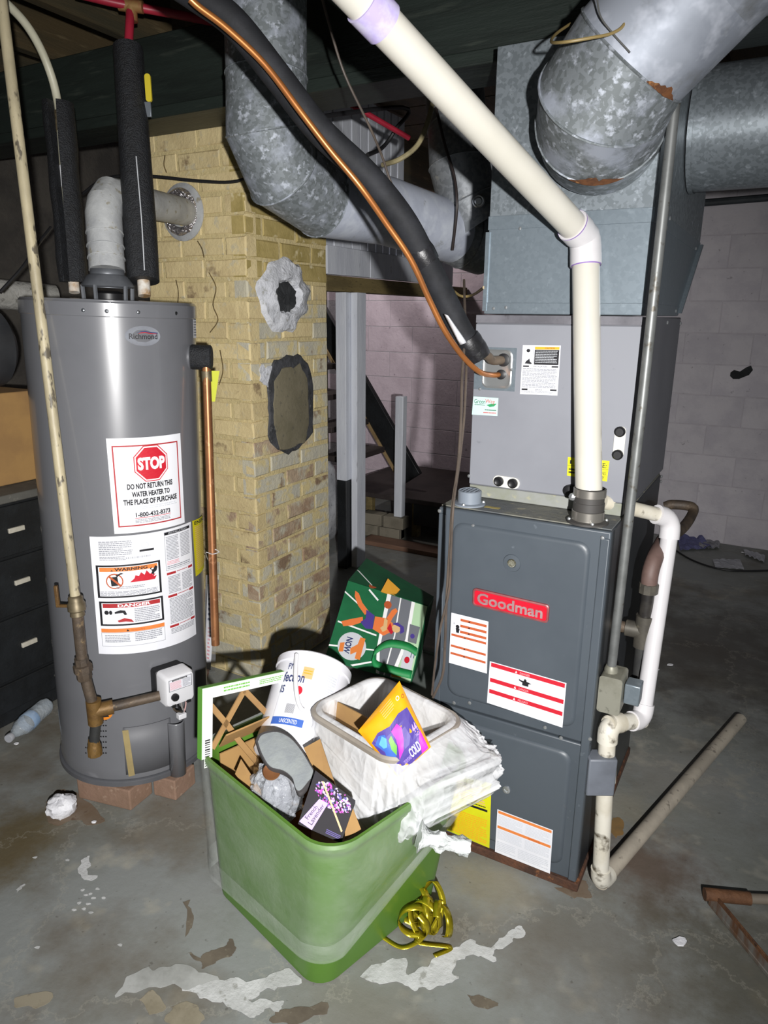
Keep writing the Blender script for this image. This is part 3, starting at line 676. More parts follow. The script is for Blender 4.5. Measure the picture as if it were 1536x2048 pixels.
MB().tube([t0-ax*.01, PD(261, 20, 2.07)], .0125, 12).build('pipe', red_pex, hwp)
tee = PD(262, 12, 2.07)
MB().tube([tee-_rt*.035+V((0, 0, .004)), tee+_rt*.035-V((0, 0, .003))], .017, 12).tube([tee, tee-V((0, 0, .04))], .017, 12).build('tee', mat('tee_red_brass', '8d3a34', '9b7a4c', sc=15, rough=.45, metal=.3), hwp)
MB().tube([PD(150, -14, 2.0), PD(215, 2, 2.05), tee, PD(360, 30, 2.12), PD(460, 50, 2.2)], .0125, 12).build('branch', red_pex, hwp)
vf = Fr(b0+ax*.78+_rt*.045-_fh*.01, _rt, _fh, V((0, 0, 1)))
MB().box(-.006, .014, -.004, .004, -.04, .0, vf).build('valve_stem', mat('valve_grey', '6f757c', rough=.4, metal=.4), hwp, bevel=.002)
MB().loft([[vf.p(x+.01, d, z+.035) for x, z in rrect(.0085, .036, .007, 3)] for d in (-.005, .003)]).build('valve_handle', mat('handle_yellow', 'c9b62a', rough=.45), hwp, label='yellow lever handle')
seam = MB().tube(spline([b0+ax*.1+_rt*.02-_fh*.047, b0+ax*.3+_rt*.021-_fh*.046, b0+ax*.5+_rt*.018-_fh*.045, b0+ax*.55+_rt*.017-_fh*.044], 4), .0018, 5).build('seam_glue', mat('glue_white', 'b9bcc0', rough=.6), hwp)

# ------------------------------------------------------------------ flue pipe into the chimney
zinc_w = mat('flue_white_grey', 'aeb0b0', '96989a', '8c8778', sc=8, rough=.55, bump=.15)
fp = thing('flue_pipe', 'whitish metal flue pipe elbowing from the heater into the chimney', 'flue', hf.p(0, 0, .085))
v0 = hf.p(0, 0, .08); ve = PD(205, 395, (v0-CAM).dot(FW)); fin = PY(368, 425, CY0-.005); v1 = v0*.25+ve*.75
hd_ = (fin-ve).normalized()
MB().tube([v0, v0*.5+ve*.5], .049, 24).build('pipe_section', zinc_w, fp)
for k in (.16, .32, .5): c = v0*(1-k)+ve*k; MB().tube([c, c+(ve-v0)*.012], .0515, 24).build('rib', zinc_w, fp)
el = [v0*.5+ve*.5, v1, v0*.1+ve*.9+hd_*.012, ve+(ve-v0).normalized()*.01+hd_*.05, ve+hd_*.11+V((0, 0, .01))]
MB().tube(el, .05, 22).build('elbow', zinc_w, fp, smooth=20)
MB().tube([el[-1]-hd_*.005, fin+V((0, .06, 0))], .047, 24).build('pipe_section', zinc_w, fp)
cf = frame_dir(fin, (0, -1, 0))
MB().lathe([(.05, .0), (.095, .0), (.1, .004), (.1, .008), (.085, .014), (.06, .018), (.05, .02)], cf, 36, caps=False).build('wall_collar', zinc_w, fp)
fm = mat('foil_crumpled', 'd6d2d4', 'a8a3a6', sc=30, rough=.22, metal=.85, bump=1.0, bsc=45)
def foilr(u, v):
    a = 2*math.pi*u; r = .052+.03*v; return cf.p(r*math.cos(a), r*math.sin(a), .022+.012*math.sin(v*math.pi)+.006*noise.noise(V((math.cos(a)*9, math.sin(a)*9, v*5))))
MB().grid(foilr, 60, 6).build('foil', fm, fp, smooth=0)
tag(MB().tube(spline([PY(165, 388, 2.0), PY(200, 362, 2.0), PY(240, 352, 1.99), PY(310, 353, 2.02), PY(400, 362, 2.06), PY(475, 362, 2.08), PY(560, 330, 2.09)], 6), .0055, 8).build('black_cable', mat('cable_black', '1d1d1f', rough=.5)), 'black cable strung across the chimney face behind the foam pipe', 'cable')

# ------------------------------------------------------------------ gas pipe in front of the heater
gp = thing('gas_pipe', 'long cream gas pipe with iron tee standing before the water heater', 'pipe', HPX(190, 1500, HR+.075))
gr = HR+.075
p_v = HPX(153, 1212, gr); p_t = HPX(189, 1422, gr); p_b = HPX(190, 1505, gr); p_top = PD(4, 10, 1.72)
MB().tube([p_top+(p_top-p_v)*.15, p_top, p_v], .0135, 16).build('upper_pipe', cream_pipe, gp)
vfr = frame_dir(p_v, (p_v-p_top))
MB().lathe([(.017, -.03), (.02, -.026), (.02, -.014), (.024, -.008), (.024, .012), (.019, .016), (.02, .028), (.016, .03)], vfr, 12).build('shutoff_valve', brass, gp)
MB().box(-.052, -.012, -.005, .005, -.004, .004, Fr(p_v, _rt, _fh, V((0, 0, 1)))).box(-.056, -.046, -.005, .005, -.004, .06, Fr(p_v, _rt, _fh, V((0, 0, 1)))).build('valve_lever', iron_t, gp, bevel=.002)
p_u = HPX(166, 1338, gr); MB().tube([p_v, p_u, p_t], .0155, 14).build('lower_pipe', iron, gp)
ufr = frame_dir(p_u, (p_t-p_v)); MB().lathe([(.019, -.035), (.019, -.014), (.026, -.012), (.026, .008), (.021, .01), (.021, .03), (.018, .034)], ufr, 8).build('union', iron, gp)
nip = g.p(-.048, -.02, .05)
MB().tube([p_t-V((0, 0, .04)), p_t+V((0, 0, .035))], .0215, 14).tube([p_t, p_t+(nip-p_t)*.28], .0215, 14).build('tee', iron_t, gp)
MB().tube([p_t+(nip-p_t)*.25, nip], .0145, 14).build('branch_nipple', iron, gp)
MB().tube([p_t-V((0, 0, .04)), p_b+V((0, 0, .03))], .015, 14).build('drip_leg', mat('iron_black', '2a2b2c', '3a3a38', sc=9, rough=.5), gp)
MB().lathe([(.021, -.005), (.021, .02), (.018, .028), (.016, .045)], Fr(p_b-V((0, 0, .002))), 10).build('end_cap', iron_t, gp)

# ------------------------------------------------------------------ blocks under the heater
wood_blk = mat('block_red_wood', '8a6f5e', '7a6250', '9a8270', sc=8, rough=.8, bump=.2)
for k, (P, lab) in enumerate(((((157, 1596), (262, 1622), (306, 1586), (200, 1560)), 'long reddish block under the left front of the water heater'), (((308, 1590), (352, 1602), (392, 1566), (340, 1556)), 'short reddish block under the right front of the water heater'))):
    q = [PZ(x, y, 0) for x, y in P]
    tag(MB().hexa(q+[p+V((0, 0, .072)) for p in q]).build('brick_block', wood_blk, smooth=0, bevel=.004), lab, 'block')
q = [V((-1.98, 1.5, 0)), V((-1.93, 1.42, 0)), V((-1.83, 1.6, 0)), V((-1.88, 1.65, 0))]
tag(MB().hexa(q+[p+V((0, 0, .072)) for p in q]).build('brick_block', wood_blk, smooth=0, bevel=.004), 'reddish block under the back of the water heater', 'block')
# bag of papers hung beside the heater
dk = PY(435, 1330, 1.92)
tag(MB().tube([PY(432, 1160, 2.07), PY(412, 1345, 1.92), V((PY(412, 1345, 1.92).x+.01, 1.85, .012))], .013, 10).build('wood_stick', mat('stick_brown', '5d4638', '4a382d', sc=9, rough=.8)), 'dark brown stick leaning on the chimney beside the heater', 'stick')
mp_ = thing('manual_pouch', 'clear pouch with papers hanging at the right of the water heater', 'pouch', PY(420, 1330, 1.78))
Sheet(mp_, 'paper', label_w, bil(PY(416, 1168, 1.79), PY(432, 1168, 1.79), PY(422, 1340, 1.77), PY(410, 1335, 1.77)), thick=.002).fine(.2, .1, .8, .45, 6, 'navy', 2).fine(.3, .5, .7, .9, 9, 'pink', 3).done()
hk = dpt*.35+dpb*.65
MB().tube(spline([PY(420, 1152, 1.775), PY(424, 1140, 1.78), hk+V((-.012, -.016, 0)), hk+V((.014, -.016, .002)), hk+V((.014, .014, 0)), hk+V((-.012, .014, -.002)), PY(428, 1150, 1.778)], 4), .0012, 5).build('hanging_string', white_valve, mp_)
MB().grid(lambda u, v: PY(412+26*u-8*v, 1150+195*v, 1.775+.006*math.sin(7*u+5*v)), 6, 10).build('clear_film', mat('film_clear', 'dfe3ea', rough=.12, alpha=.22, sc=14), mp_)

# ------------------------------------------------------------------ furnace
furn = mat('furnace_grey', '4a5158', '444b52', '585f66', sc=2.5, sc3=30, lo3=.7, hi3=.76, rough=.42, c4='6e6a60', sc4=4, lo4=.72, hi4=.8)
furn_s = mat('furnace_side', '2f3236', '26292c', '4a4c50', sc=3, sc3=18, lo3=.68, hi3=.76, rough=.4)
rust = mat('rust', '5a3a28', '3f2a20', '7a4e30', sc=14, rough=.9, bump=.5)
dusty = mat('furnace_top_dusty', '77766c', '5d6062', '8f8b78', sc=7, rough=.8, bump=.2)
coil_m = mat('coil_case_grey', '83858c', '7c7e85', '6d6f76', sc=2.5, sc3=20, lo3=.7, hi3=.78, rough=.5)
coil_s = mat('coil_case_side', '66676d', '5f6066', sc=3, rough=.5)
galv = mat('galvanised', '868e94', '767e83', 'a8b0b8', sc=130, sc3=45, lo3=.6, hi3=.72, rough=.42, metal=.45, vor=True)
galv_n = mat('galvanised_new', '808b93', '7a858d', '8a959d', sc=120, lo=.2, hi=.9, rough=.38, metal=.5, vor=True)
galv_o = mat('galvanised_oxidised', '80868a', '6e7476', 'b4bac4', sc=110, sc3=48, lo3=.56, hi3=.66, rough=.5, metal=.3, vor=True, c4='a4aab6', sc4=13, lo4=.52, hi4=.68)
galv_w = mat('galvanised_chalky', '9fa5b0', '8b919c', 'b8bdc8', sc=6, sc3=20, lo3=.5, hi3=.7, rough=.55, metal=.2, c4='777a7c', sc4=9, lo4=.56, hi4=.72)
galv_c = mat('galvanised_white_bloom', 'bcc2d0', 'aab0be', 'ccd2dc', sc=5, sc3=14, lo3=.5, hi3=.7, rough=.6, metal=.1, c4='8f918e', sc4=16, lo4=.6, hi4=.72)
galv_d = mat('galvanised_dull', '8e9296', '7e8286', 'a4a4a0', sc=90, sc3=20, rough=.5, metal=.35, vor=True)
pvc = mat('pvc_cream', 'cbc8be', 'c4c1b6', sc=3, rough=.28)
pvc_w = mat('pvc_white', 'd0ced0', 'c6c4c6', sc=3, rough=.35)
pvc_dirty = mat('pvc_dirty', 'd2cec2', 'bdb6a4', '5a5244', sc=6, sc3=22, lo3=.56, hi3=.68, rough=.45)
screwm = mat('screw_zinc', 'c3c6c8', rough=.3, metal=.8)
FX0, FX1, FY0, FY1, FH = -.742, -.302, 1.635, 2.36, 1.02
fu = thing('furnace', 'dark grey upright gas furnace with red badge and warning labels', 'furnace', ((FX0+FX1)/2, (FY0+FY1)/2, 0))
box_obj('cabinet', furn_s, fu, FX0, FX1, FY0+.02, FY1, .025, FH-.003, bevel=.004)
box_obj('top_plate', dusty, fu, FX0+.002, FX1-.002, FY0+.012, FY1-.002, FH-.003, FH, bevel=.001)
box_obj('base_pan', rust, fu, FX0-.004, FX1+.006, FY0-.004, FY1, 0, .026, bevel=.003)
def door(name, z0, z1):
    o = box_obj(name, furn, fu, FX0, FX1, FY0, FY0+.02, z0, z1, bevel=.004)
    cx = (FX0+FX1)/2; cz = (z0+z1)/2; hx = (FX1-FX0)/2-.042; hz = (z1-z0)/2-.032
    MB().loft([[V((cx+x, FY0-d, cz+z)) for x, z in rrect(hx-e, hz-e, .03)] for e, d in ((0, -.001), (.003, .004), (.008, .0065), (.012, .007))], True, False, True).build('raised_panel', furn, o, smooth=50)
    return o
ud = door('upper_door', .452, FH-.004); ldr = door('lower_door', .03, .446)
FD = FY0-.007
for k, x in enumerate((FX0+.012, FX1-.012)): box_obj('corner_rail', furn, fu, x-.011, x+.011, FY0-.004, FY0+.01, .03, FH-.02, bevel=.003)
for px, py in ((879, 1022), (946, 1052), (1205, 1076), (908, 1406), (939, 1406), (1090, 1455), (1122, 1476), (1180, 1478)):
    p = PY(px, py, FY0-.003); f = frame_dir(p, (0, -1, 0)); MB().ball(p, .0055, 8, (1, 1, .5), f).build('screw', screwm, fu)
for px, py in ((1256, 1041), (1248, 1114), (1239, 1186), (1232, 1255), (1220, 1405)): MB().ball(PX(px, py, FX1+.001), .0055, 8, (.6, 1, 1)).build('screw', screwm, fu)
c = PY(1024, 1126, FD); f = frame_dir(c, (0, -1, 0))
MB().lathe([(.024, -.001), (.022, .003), (.012, .004), (.0105, .0), (.0095, -.004)], f, 24, caps=False).build('sight_port', furn, fu)
MB().lathe([(.0105, -.0015), (.0102, .0045), (.008, .0045), (.0075, .0015), (.001, .001)], f, 20).build('sight_glass', mat('sight_glass', '4d4a3a', '8b8b80', sc=60, rough=.3), fu)
c = PY(1013, 1579, FD); f = frame_dir(c, (0, -1, 0)); MB().lathe([(.011, 0), (.011, .003), (.006, .004), (.005, .001)], f, 16).build('door_plug', screwm, fu)
# badge
TL, TR, BR, BL = [PY(x, y, FD) for x, y in ((949, 1175), (1101, 1209), (1096, 1246), (945, 1208))]
cx = (TL.x+TR.x+BL.x+BR.x)/4; cz = (TL.z+TR.z+BL.z+BR.z)/4; hw_ = (TR.x-TL.x+BR.x-BL.x)/4; hh_ = (TL.z-BL.z+TR.z-BR.z)/4
sl = ((TR.z-TL.z)+(BR.z-BL.z))/2/(2*hw_)
bfr = Fr((cx, FD, cz), (1, 0, sl), (0, -1, 0), (0, 0, 1))
bo = MB().loft([[bfr.p(x, d, z) for x, z in rrect(hw_-e, hh_-e, .009)] for e, d in ((0, 0), (0, .006), (.002, .0075), (.0035, .0075), (.0045, .006))]).build('badge', mat('badge_rim', '9c5a5c', '8a4a4c', sc=20, rough=.4, metal=.3), fu, label='raised red maker badge')
MB().loft([[bfr.p(x, .0055+d, z) for x, z in rrect(hw_-.0045-d, hh_-.0045-d, .006)] for d in (0, .001)]).build('badge_field', mat('badge_red', 'c8142c', 'bd1228', sc=9, rough=.4), bo)
vs, fs = text_geo('Goodman', .022)
lt = MB()
zb_ = [bfr.p((x-.5)*2*hw_*.86, .0085, (y-.5)*2*hh_*.62+.001) for x, y in vs]
lt.add(zb_, fs).build('lettering', mat('badge_letters', 'b08a8c', 'c4a5a6', sc=30, rough=.35, metal=.4), bo, solid=.002, smooth=0)
def fsheet(name, base, px, label, root=fu, y=FD, **k): return Sheet(root, name, base, bil(*[PY(a, b, y) for a, b in px]), label, **k)
sh = fsheet('warning_label', label_w, ((903, 1225), (977, 1243), (974, 1347), (898, 1325)), 'white label with orange warning bars')
for t in (.07, .185, .3): sh.rect(.26, t, .96, t+.05, 'brown').fine(.26, t+.06, .96, t+.1, 3, 'lgrey', int(t*100)).poly([(.5, t+.01), (.47, t+.04), (.53, t+.04)], 'black', 3)
for t in (.4, .62, .77): sh.rect(.03, t, .96, t+.045, 'brown').fine(.03, t+.055, .96, t+.14, 4, 'lgrey', int(t*100)).poly([(.4, t+.01), (.37, t+.035), (.43, t+.035)], 'black', 3)
sh.disc(.19, .24, .05, .035, 'black').poly([(.14, .27), (.25, .27), (.23, .36), (.16, .36)], 'black').poly([(.05, .12), (.09, .2), (.08, .14), (.12, .22), (.1, .2), (.09, .22)], 'grey').done()
sh = fsheet('danger_label', label_w, ((980, 1322), (1133, 1366), (1125, 1455), (974, 1405)), 'white label with three red danger bars')
for t, w_ in ((.02, 'DANGER'), (.38, 'DANGER'), (.65, 'PELIGRO')): sh.rect(.02, t, .985, t+.095, 'red').text(w_, .41, t+.025, .54, t+.075, 'pink', .01).poly([(.36, t+.02), (.345, t+.075), (.375, t+.075)], 'white', 3)
sh.fine(.02, .14, .42, .36, 4, 'lgrey', 3).fine(.58, .2, .97, .36, 3, 'lgrey', 9).fine(.02, .49, .97, .63, 5, 'lgrey', 5).fine(.02, .77, .97, .97, 8, 'lgrey', 7)
sh.disc(.485, .21, .018, .035, 'black').poly([(.4, .21), (.45, .23), (.49, .22), (.53, .23), (.57, .25), (.53, .27), (.53, .33), (.45, .33), (.45, .27), (.41, .25)], 'black').done()
sh = fsheet('capacity_label', mat('label_yellow2', 'd6d61a', 'ccc818', sc=6, rough=.5), ((897, 1543), (983, 1567), (979, 1696), (893, 1660)), 'yellow energy guide label')
sh.rect(.45, .42, .93, .455, 'black').fine(.1, .1, .9, .38, 7, 'tan', 3).fine(.45, .38, .9, .41, 1, 'black', 5).fine(.1, .58, .95, .97, 12, 'gold', 4).done()
sh = fsheet('notice_label', label_w, ((995, 1618), (1106, 1660), (1100, 1747), (990, 1703)), 'white notice label with orange bars')
for t in (.02, .36): sh.rect(.02, t, .98, t+.06, 'orange').fine(.03, t+.09, .48, t+.31, 8, 'lgrey', int(t*50)).fine(.53, t+.09, .97, t+.31, 8, 'lgrey', int(t*70))
sh.text('WARNING', .58, .37, .8, .41, 'brown').fine(.03, .72, .38, .95, 6, 'lgrey', 8).fine(.42, .72, .97, .95, 6, 'lgrey', 12).done()
# air intake cap and vent coupling on the furnace top
ic = PZ(935, 1010, FH)+V((0, .012, 0)); f = Fr(ic)
icm = mat('intake_grey', '7a828c', rough=.45)
io = MB().lathe([(.042, 0), (.042, .004), (.031, .006), (.031, .036), (.028, .038), (.026, .034)], f, 30, caps=False).build('intake_cap', icm, fu, label='round grey air intake cap with grille')
gb = MB()
for k in range(-2, 3): gb.box(-.028*math.sqrt(1-(k/3)**2), .028*math.sqrt(1-(k/3)**2), k*.01-.002, k*.01+.002, .033, .037, f).box(k*.01-.002, k*.01+.002, -.028*math.sqrt(1-(k/3)**2), .028*math.sqrt(1-(k/3)**2), .033, .037, f)
gb.build('grille', icm, io, smooth=0)
MB().lathe([(.027, .012), (.001, .012)], f, 20).build('intake_throat', blackp, io)
for a in (0, 2.1, 4.2): p = f.p(.037*math.cos(a+.5), .037*math.sin(a+.5), .005); MB().ball(p, .005, 8).build('screw', screwm, io)
PR = .0316
vb = PZ(1172, 1046, FH)+V((0, .012, 0)); f = Fr(vb)
co = MB().lathe([(.05, 0), (.05, .005), (.035, .008), (.035, .03), (.037, .031), (.037, .05), (.0355, .051), (.0355, .066), (.0375, .067), (.0375, .083), (.034, .085)], f, 30, caps=False).build('vent_coupling', mat('rubber_dark', '3c3a38', rough=.6), fu)
for z0, z1 in ((.006, .03), (.064, .084)): MB().lathe([(.0376, z0), (.0385, z0+.001), (.0385, z1-.001), (.0376, z1)], f, 30, caps=False).build('steel_band', mat('steel_band', 'a8a49c', rough=.3, metal=.8), co)
MB().ball(f.p(-.037, -.012, .06), .01, 8).build('band_screw', screwm, co)
for a in (.3, 1.9, 3.6, 5.2): MB().ball(f.p(.044*math.cos(a), .044*math.sin(a), .006), .005, 8).build('screw', screwm, co)
box_obj('yellow_stain', mat('stain_ochre', '9a8a4c', rough=.8), fu, ic.x+.045, ic.x+.085, ic.y-.01, ic.y+.005, FH, FH+.0006, bevel=0)

# ------------------------------------------------------------------ coil case on the furnace
KX0, KX1, KY0, KY1, KZ0, KZ1 = -.714, -.305, 1.765, 2.42, FH+.001, 1.5
co_ = thing('coil_case', 'light grey evaporator coil case standing on the furnace', 'coil case', ((KX0+KX1)/2, (KY0+KY1)/2, KZ0))
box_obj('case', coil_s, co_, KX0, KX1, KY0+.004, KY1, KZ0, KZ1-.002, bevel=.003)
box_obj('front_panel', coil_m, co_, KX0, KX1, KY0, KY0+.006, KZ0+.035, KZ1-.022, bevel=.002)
box_obj('drain_rail', mat('rail_grey', '8a8c88', '7d806f', '9a9880', sc=8, rough=.6), co_, KX0+.002, KX1-.002, KY0, KY0+.006, KZ0+.001, KZ0+.033, bevel=.002)
box_obj('top_flange', mat('flange_dirty', '6b6a70', '55545a', '413f42', sc=9, rough=.6), co_, KX0, KX1, KY0-.001, KY0+.008, KZ1-.02, KZ1, bevel=.001)
KD = KY0-.0005
for px, py in ((1303, 642), (1335, 645), (1361, 647), (1323, 953), (1322, 963)):
    p = PX(px, py, KX1+.001); MB().ball(p, .006, 8, (.6, 1, 1)).build('screw', screwm, co_)
for px, py in ((938, 952), (937, 982)): p = PY(px, py, KD); MB().ball(p, .005, 8, (1, .5, 1)).build('screw', screwm, co_)
# line plate
pc = PY(990, 738, KD); pf = Fr(pc, (1, 0, 0), (0, -1, 0), (0, 0, 1)); pw = (PY(1030, 738, KD).x-PY(948, 738, KD).x)/2; phh = (PY(990, 696, KD).z-PY(990, 782, KD).z)/2
po = MB().box(-pw, pw, 0, .0015, -phh, phh, pf).build('line_plate', galv_n, co_, smooth=0, label='galvanised plate where the refrigerant lines enter')
MB().loft([[pf.p(x+.006, d, z) for x, z in rrect(pw*.72-e, phh*.9-e, .016)] for e, d in ((0, .0015), (.003, .003), (.005, .002), (.012, .0016))]).build('plate_dish', mat('dish_metal', '9a9c9c', rough=.3, metal=.6), po)
for dx, dz in ((-.035, .052), (-.05, 0), (-.038, -.053), (.045, .0)): MB().ball(pf.p(dx, .002, dz), .0042, 8).build('screw', screwm, po)
g1 = PY(1008, 720, KD); g2 = PY(1003, 749, KD)
for gg, r in ((g1, .0165), (g2, .0125)): MB().lathe([(r, 0), (r, .006), (r*.6, .008)], frame_dir(gg, (0, -1, 0)), 18).build('grommet', blackp, po)
sh = fsheet('caution_label', label_w, ((1046, 690), (1122, 691), (1115, 791), (1040, 788)), 'white caution label with black and yellow heading', co_, KD)
sh.rect(.33, .03, .97, .085, 'gold').text('CAUTION', .6, .04, .85, .075, 'black').rect(.33, .09, .97, .39, 'black').fine(.36, .11, .94, .37, 8, 'lgrey', 4, .35, 3).rect(.3, .03, .31, .4, 'grey').disc(.16, .11, .05, .035, 'black').poly([(.08, .37), (.12, .32), (.2, .27), (.22, .33), (.27, .36), (.26, .38)], 'black')
sh.rect(.04, .41, .2, .44, 'black').rect(.8, .41, .97, .44, 'black').text('INSTALLATION', .33, .41, .68, .44, 'black').fine(.04, .47, .96, .87, 14, 'grey', 6).rect(.04, .88, .2, .915, 'black').rect(.8, .88, .97, .915, 'black').text('SERVICE', .4, .885, .6, .912, 'black').fine(.04, .93, .9, .97, 2, 'grey', 7).done()
sh = fsheet('business_card', mat('card_mint', 'bfe0d8', 'b4d8cf', sc=5, rough=.5), ((947, 793), (997, 796), (995, 832), (944, 829)), 'pale green installer card', co_, KD)
sh.text('Green', .06, .12, .5, .36, 'darkgreen').text('Way', .5, .1, .88, .38, 'red').poly([(.55, .42), (.75, .34), (.95, .32), (.85, .48), (.68, .52)], 'green').fine(.08, .42, .52, .48, 1, 'darkgreen', 2).fine(.5, .67, .95, .76, 1, 'darkgreen', 8).fine(.45, .82, .95, .92, 1, 'red', 3).done()
sh = fsheet('yellow_note', mat('label_yellow3', 'd8d416', 'cec814', sc=6, rough=.5), ((1136, 914), (1219, 922), (1214, 963), (1134, 951)), 'yellow note label behind the white vent pipe', co_, KD)
sh.text('NOTE:', .52, .12, .95, .36, 'black', .01).text('ONS', .78, .55, .95, .7, 'black').text('ONLY', .66, .76, .93, .92, 'black').text('I', .06, .14, .1, .34, 'black').fine(.04, .58, .3, .9, 2, 'black', 4, .6).rect(.0, .42, 1, .435, 'black').done()
c = PY(1013, 964, KD); f = Fr(c, (1, 0, -.02), (0, -1, 0), (0, 0, 1))
dpl = MB().loft([[f.p(x, d, z) for x, z in rrect(.037, .015, .0145)] for d in (0, .003)]).build('drain_plate', mat('plate_white', 'd6d4cc', rough=.4), co_, label='white drain plate with two black plugs')
for dx in (-.0195, .0195): MB().lathe([(.013, .002), (.013, .01), (.009, .014), (.006, .012)], frame_dir(f.p(dx, 0, 0), (0, -1, 0)), 18).build('drain_plug', blackp, dpl)
c = PY(1239, 886, KD); f = Fr(c, (0, 0, 1), (0, -1, 0), (1, 0, .18))
dpl = MB().loft([[f.p(x, d, z) for x, z in rrect(.04, .013, .0125)] for d in (0, .003)]).build('drain_plate', MATS['plate_white'], co_)
for dx in (-.028, .028): MB().lathe([(.0125, .002), (.0125, .01), (.009, .014)], frame_dir(f.p(dx, 0, .0), (0, -1, 0)), 18).build('drain_plug', blackp, dpl)
MB().lathe([(.015, 0), (.015, .014), (.01, .017)], frame_dir(PY(1141, 980, KD), (0, -1, 0)), 18).build('drain_plug', blackp, co_)

# ------------------------------------------------------------------ plenum
pn = thing('duct_plenum', 'galvanised sheet metal plenum box above the coil case', 'plenum', (-.5, 2.2, 1.5))
NX0, NX1, NY0 = -.702, -.309, 1.795
def hexb(z0, y0a, y1a, z1, y0b, y1b, x0=NX0, x1=NX1, e=0): return [V((x0-e, y0a-e, z0)), V((x1+e, y0a-e, z0)), V((x1+e, y1a+e, z0)), V((x0-e, y1a+e, z0)), V((x0-e, y0b-e, z1)), V((x1+e, y0b-e, z1)), V((x1+e, y1b+e, z1)), V((x0-e, y1b+e, z1))]
MB().hexa(hexb(1.502, NY0, 2.36, 1.735, NY0, 2.7)).build('transition', galv_n, pn, smooth=0, bevel=.002)
MB().hexa(hexb(1.73, NY0, 2.7, 2.11, NY0, 2.7)).build('upper_box', galv, pn, smooth=0, bevel=.002)
MB().hexa(hexb(1.503, NY0, 2.362, 1.53, NY0, 2.39, e=.002)).build('seam_strip', galv_n, pn, smooth=0, bevel=.001)
MB().hexa(hexb(1.705, NY0, 2.665, 1.737, NY0, 2.7, e=.002)).build('seam_strip', galv_n, pn, smooth=0, bevel=.001)
MB().box(NX0-.006, NX0+.004, NY0-.005, NY0+.004, 1.51, 1.70).build('corner_fold', galv_n, pn, smooth=0)
MB().hexa([V((NX1-.002, 2.35, 1.51)), V((NX1+.012, 2.35, 1.51)), V((NX1+.012, 2.366, 1.51)), V((NX1-.002, 2.366, 1.51)), V((NX1-.002, 2.68, 1.73)), V((NX1+.012, 2.68, 1.73)), V((NX1+.012, 2.705, 1.73)), V((NX1-.002, 2.705, 1.73))]).build('corner_fold', galv_n, pn, smooth=0)
for px, py in ((987, 617), (1012, 615), (1040, 457)): MB().ball(PY(px, py, NY0-.003), .0045, 8, (1, .5, 1)).build('screw', screwm, pn)
for px, py in ((1340, 437), (1333, 455), (1392, 497), (1352, 622), (1318, 520)): MB().ball(PX(px, py, NX1+.003), .0055, 8, (.5, 1, 1)).build('screw', screwm, pn)

# ------------------------------------------------------------------ round ducts
def duct(name, label, pts, r, m, seams=(), n=36, mats=None):
    P = [V(p) for p in pts]; R = r if isinstance(r, (list, tuple)) else [r]*len(P)
    o = thing(name, label, 'duct', P[0])
    for i in range(len(P)-1):                     # each gore its own piece
        pass
    full = MB(); full.tube(P, R, n, caps=False)
    k = len(P)
    for i in range(k-1):
        g_ = MB(); g_.loft([full.v[i*n:(i+1)*n], full.v[(i+1)*n:(i+2)*n]], True, False, False)
        g_.build('gore' if i not in (0, k-2) or k > 3 and i != k-2 else 'straight_section', (mats or {}).get(i, m), o, smooth=30)
    for i in seams:
        ring = full.v[i*n:(i+1)*n]; c = P[i]
        MB().tube([c+(p-c)*1.004 for p in ring]+[c+(ring[0]-c)*1.004], .0028, 5, caps=False).build('seam', m, o)
    return o
d1 = duct('elbow_duct', 'round galvanised duct bending down from the ceiling before the chimney', [PD(530, -75, 1.84), PD(533, 155, 1.9), PD(533, 262, 1.92), PD(566, 345, 2.0), PD(640, 398, 2.14), PD(770, 422, 2.4), PD(905, 466, 2.66)], [.108]*5+[.108, .106], galv_o, (1, 2, 3, 4), mats={0: galv_o, 1: galv_o, 2: galv_o, 3: galv_o, 4: galv_c, 5: galv_c})
d2 = duct('branch_duct', 'dull galvanised elbow duct with round cap left of the plenum', [PD(905, 130, 2.62), PD(915, 260, 2.58), PD(918, 330, 2.57), PD(935, 400, 2.6), PD(962, 450, 2.62)], [.108]*5, galv_d, (1, 2, 3))
c = PD(957, 402, 2.46); f = frame_dir(c, CAM-c); MB().lathe([(.02, -.05), (.022, 0), (.018, .004), (.014, .003), (.01, .006), (.002, .006)], f, 20).build('damper_cap', screwm, d2)
d4 = duct('duct_boot', 'dark dull duct end joining the round duct behind the plenum', [PD(880, 455, 2.72), PD(930, 478, 2.78), PD(968, 492, 2.84)], [.112, .112, .112], galv_d, (1,))
c0 = PY(1203, 262, NY0-.002)
d3 = duct('supply_duct', 'large chalky round duct rising from the plenum front to the ceiling at top right', [c0, PD(1203, 235, 1.53), PD(1212, 190, 1.46), PD(1265, 110, 1.40), PD(1420, -55, 1.30), PD(1640, -290, 1.15)], [.138, .138, .136, .130, .128, .128], galv_o, (1, 2, 3), n=44, mats={3: galv_w, 4: galv_w, 0: galv_o})
def pxy(p): v = V(p)-CAM; d = v.dot(FW); return 768+F*v.dot(RT)/d, 1024-F*v.dot(UP)/d
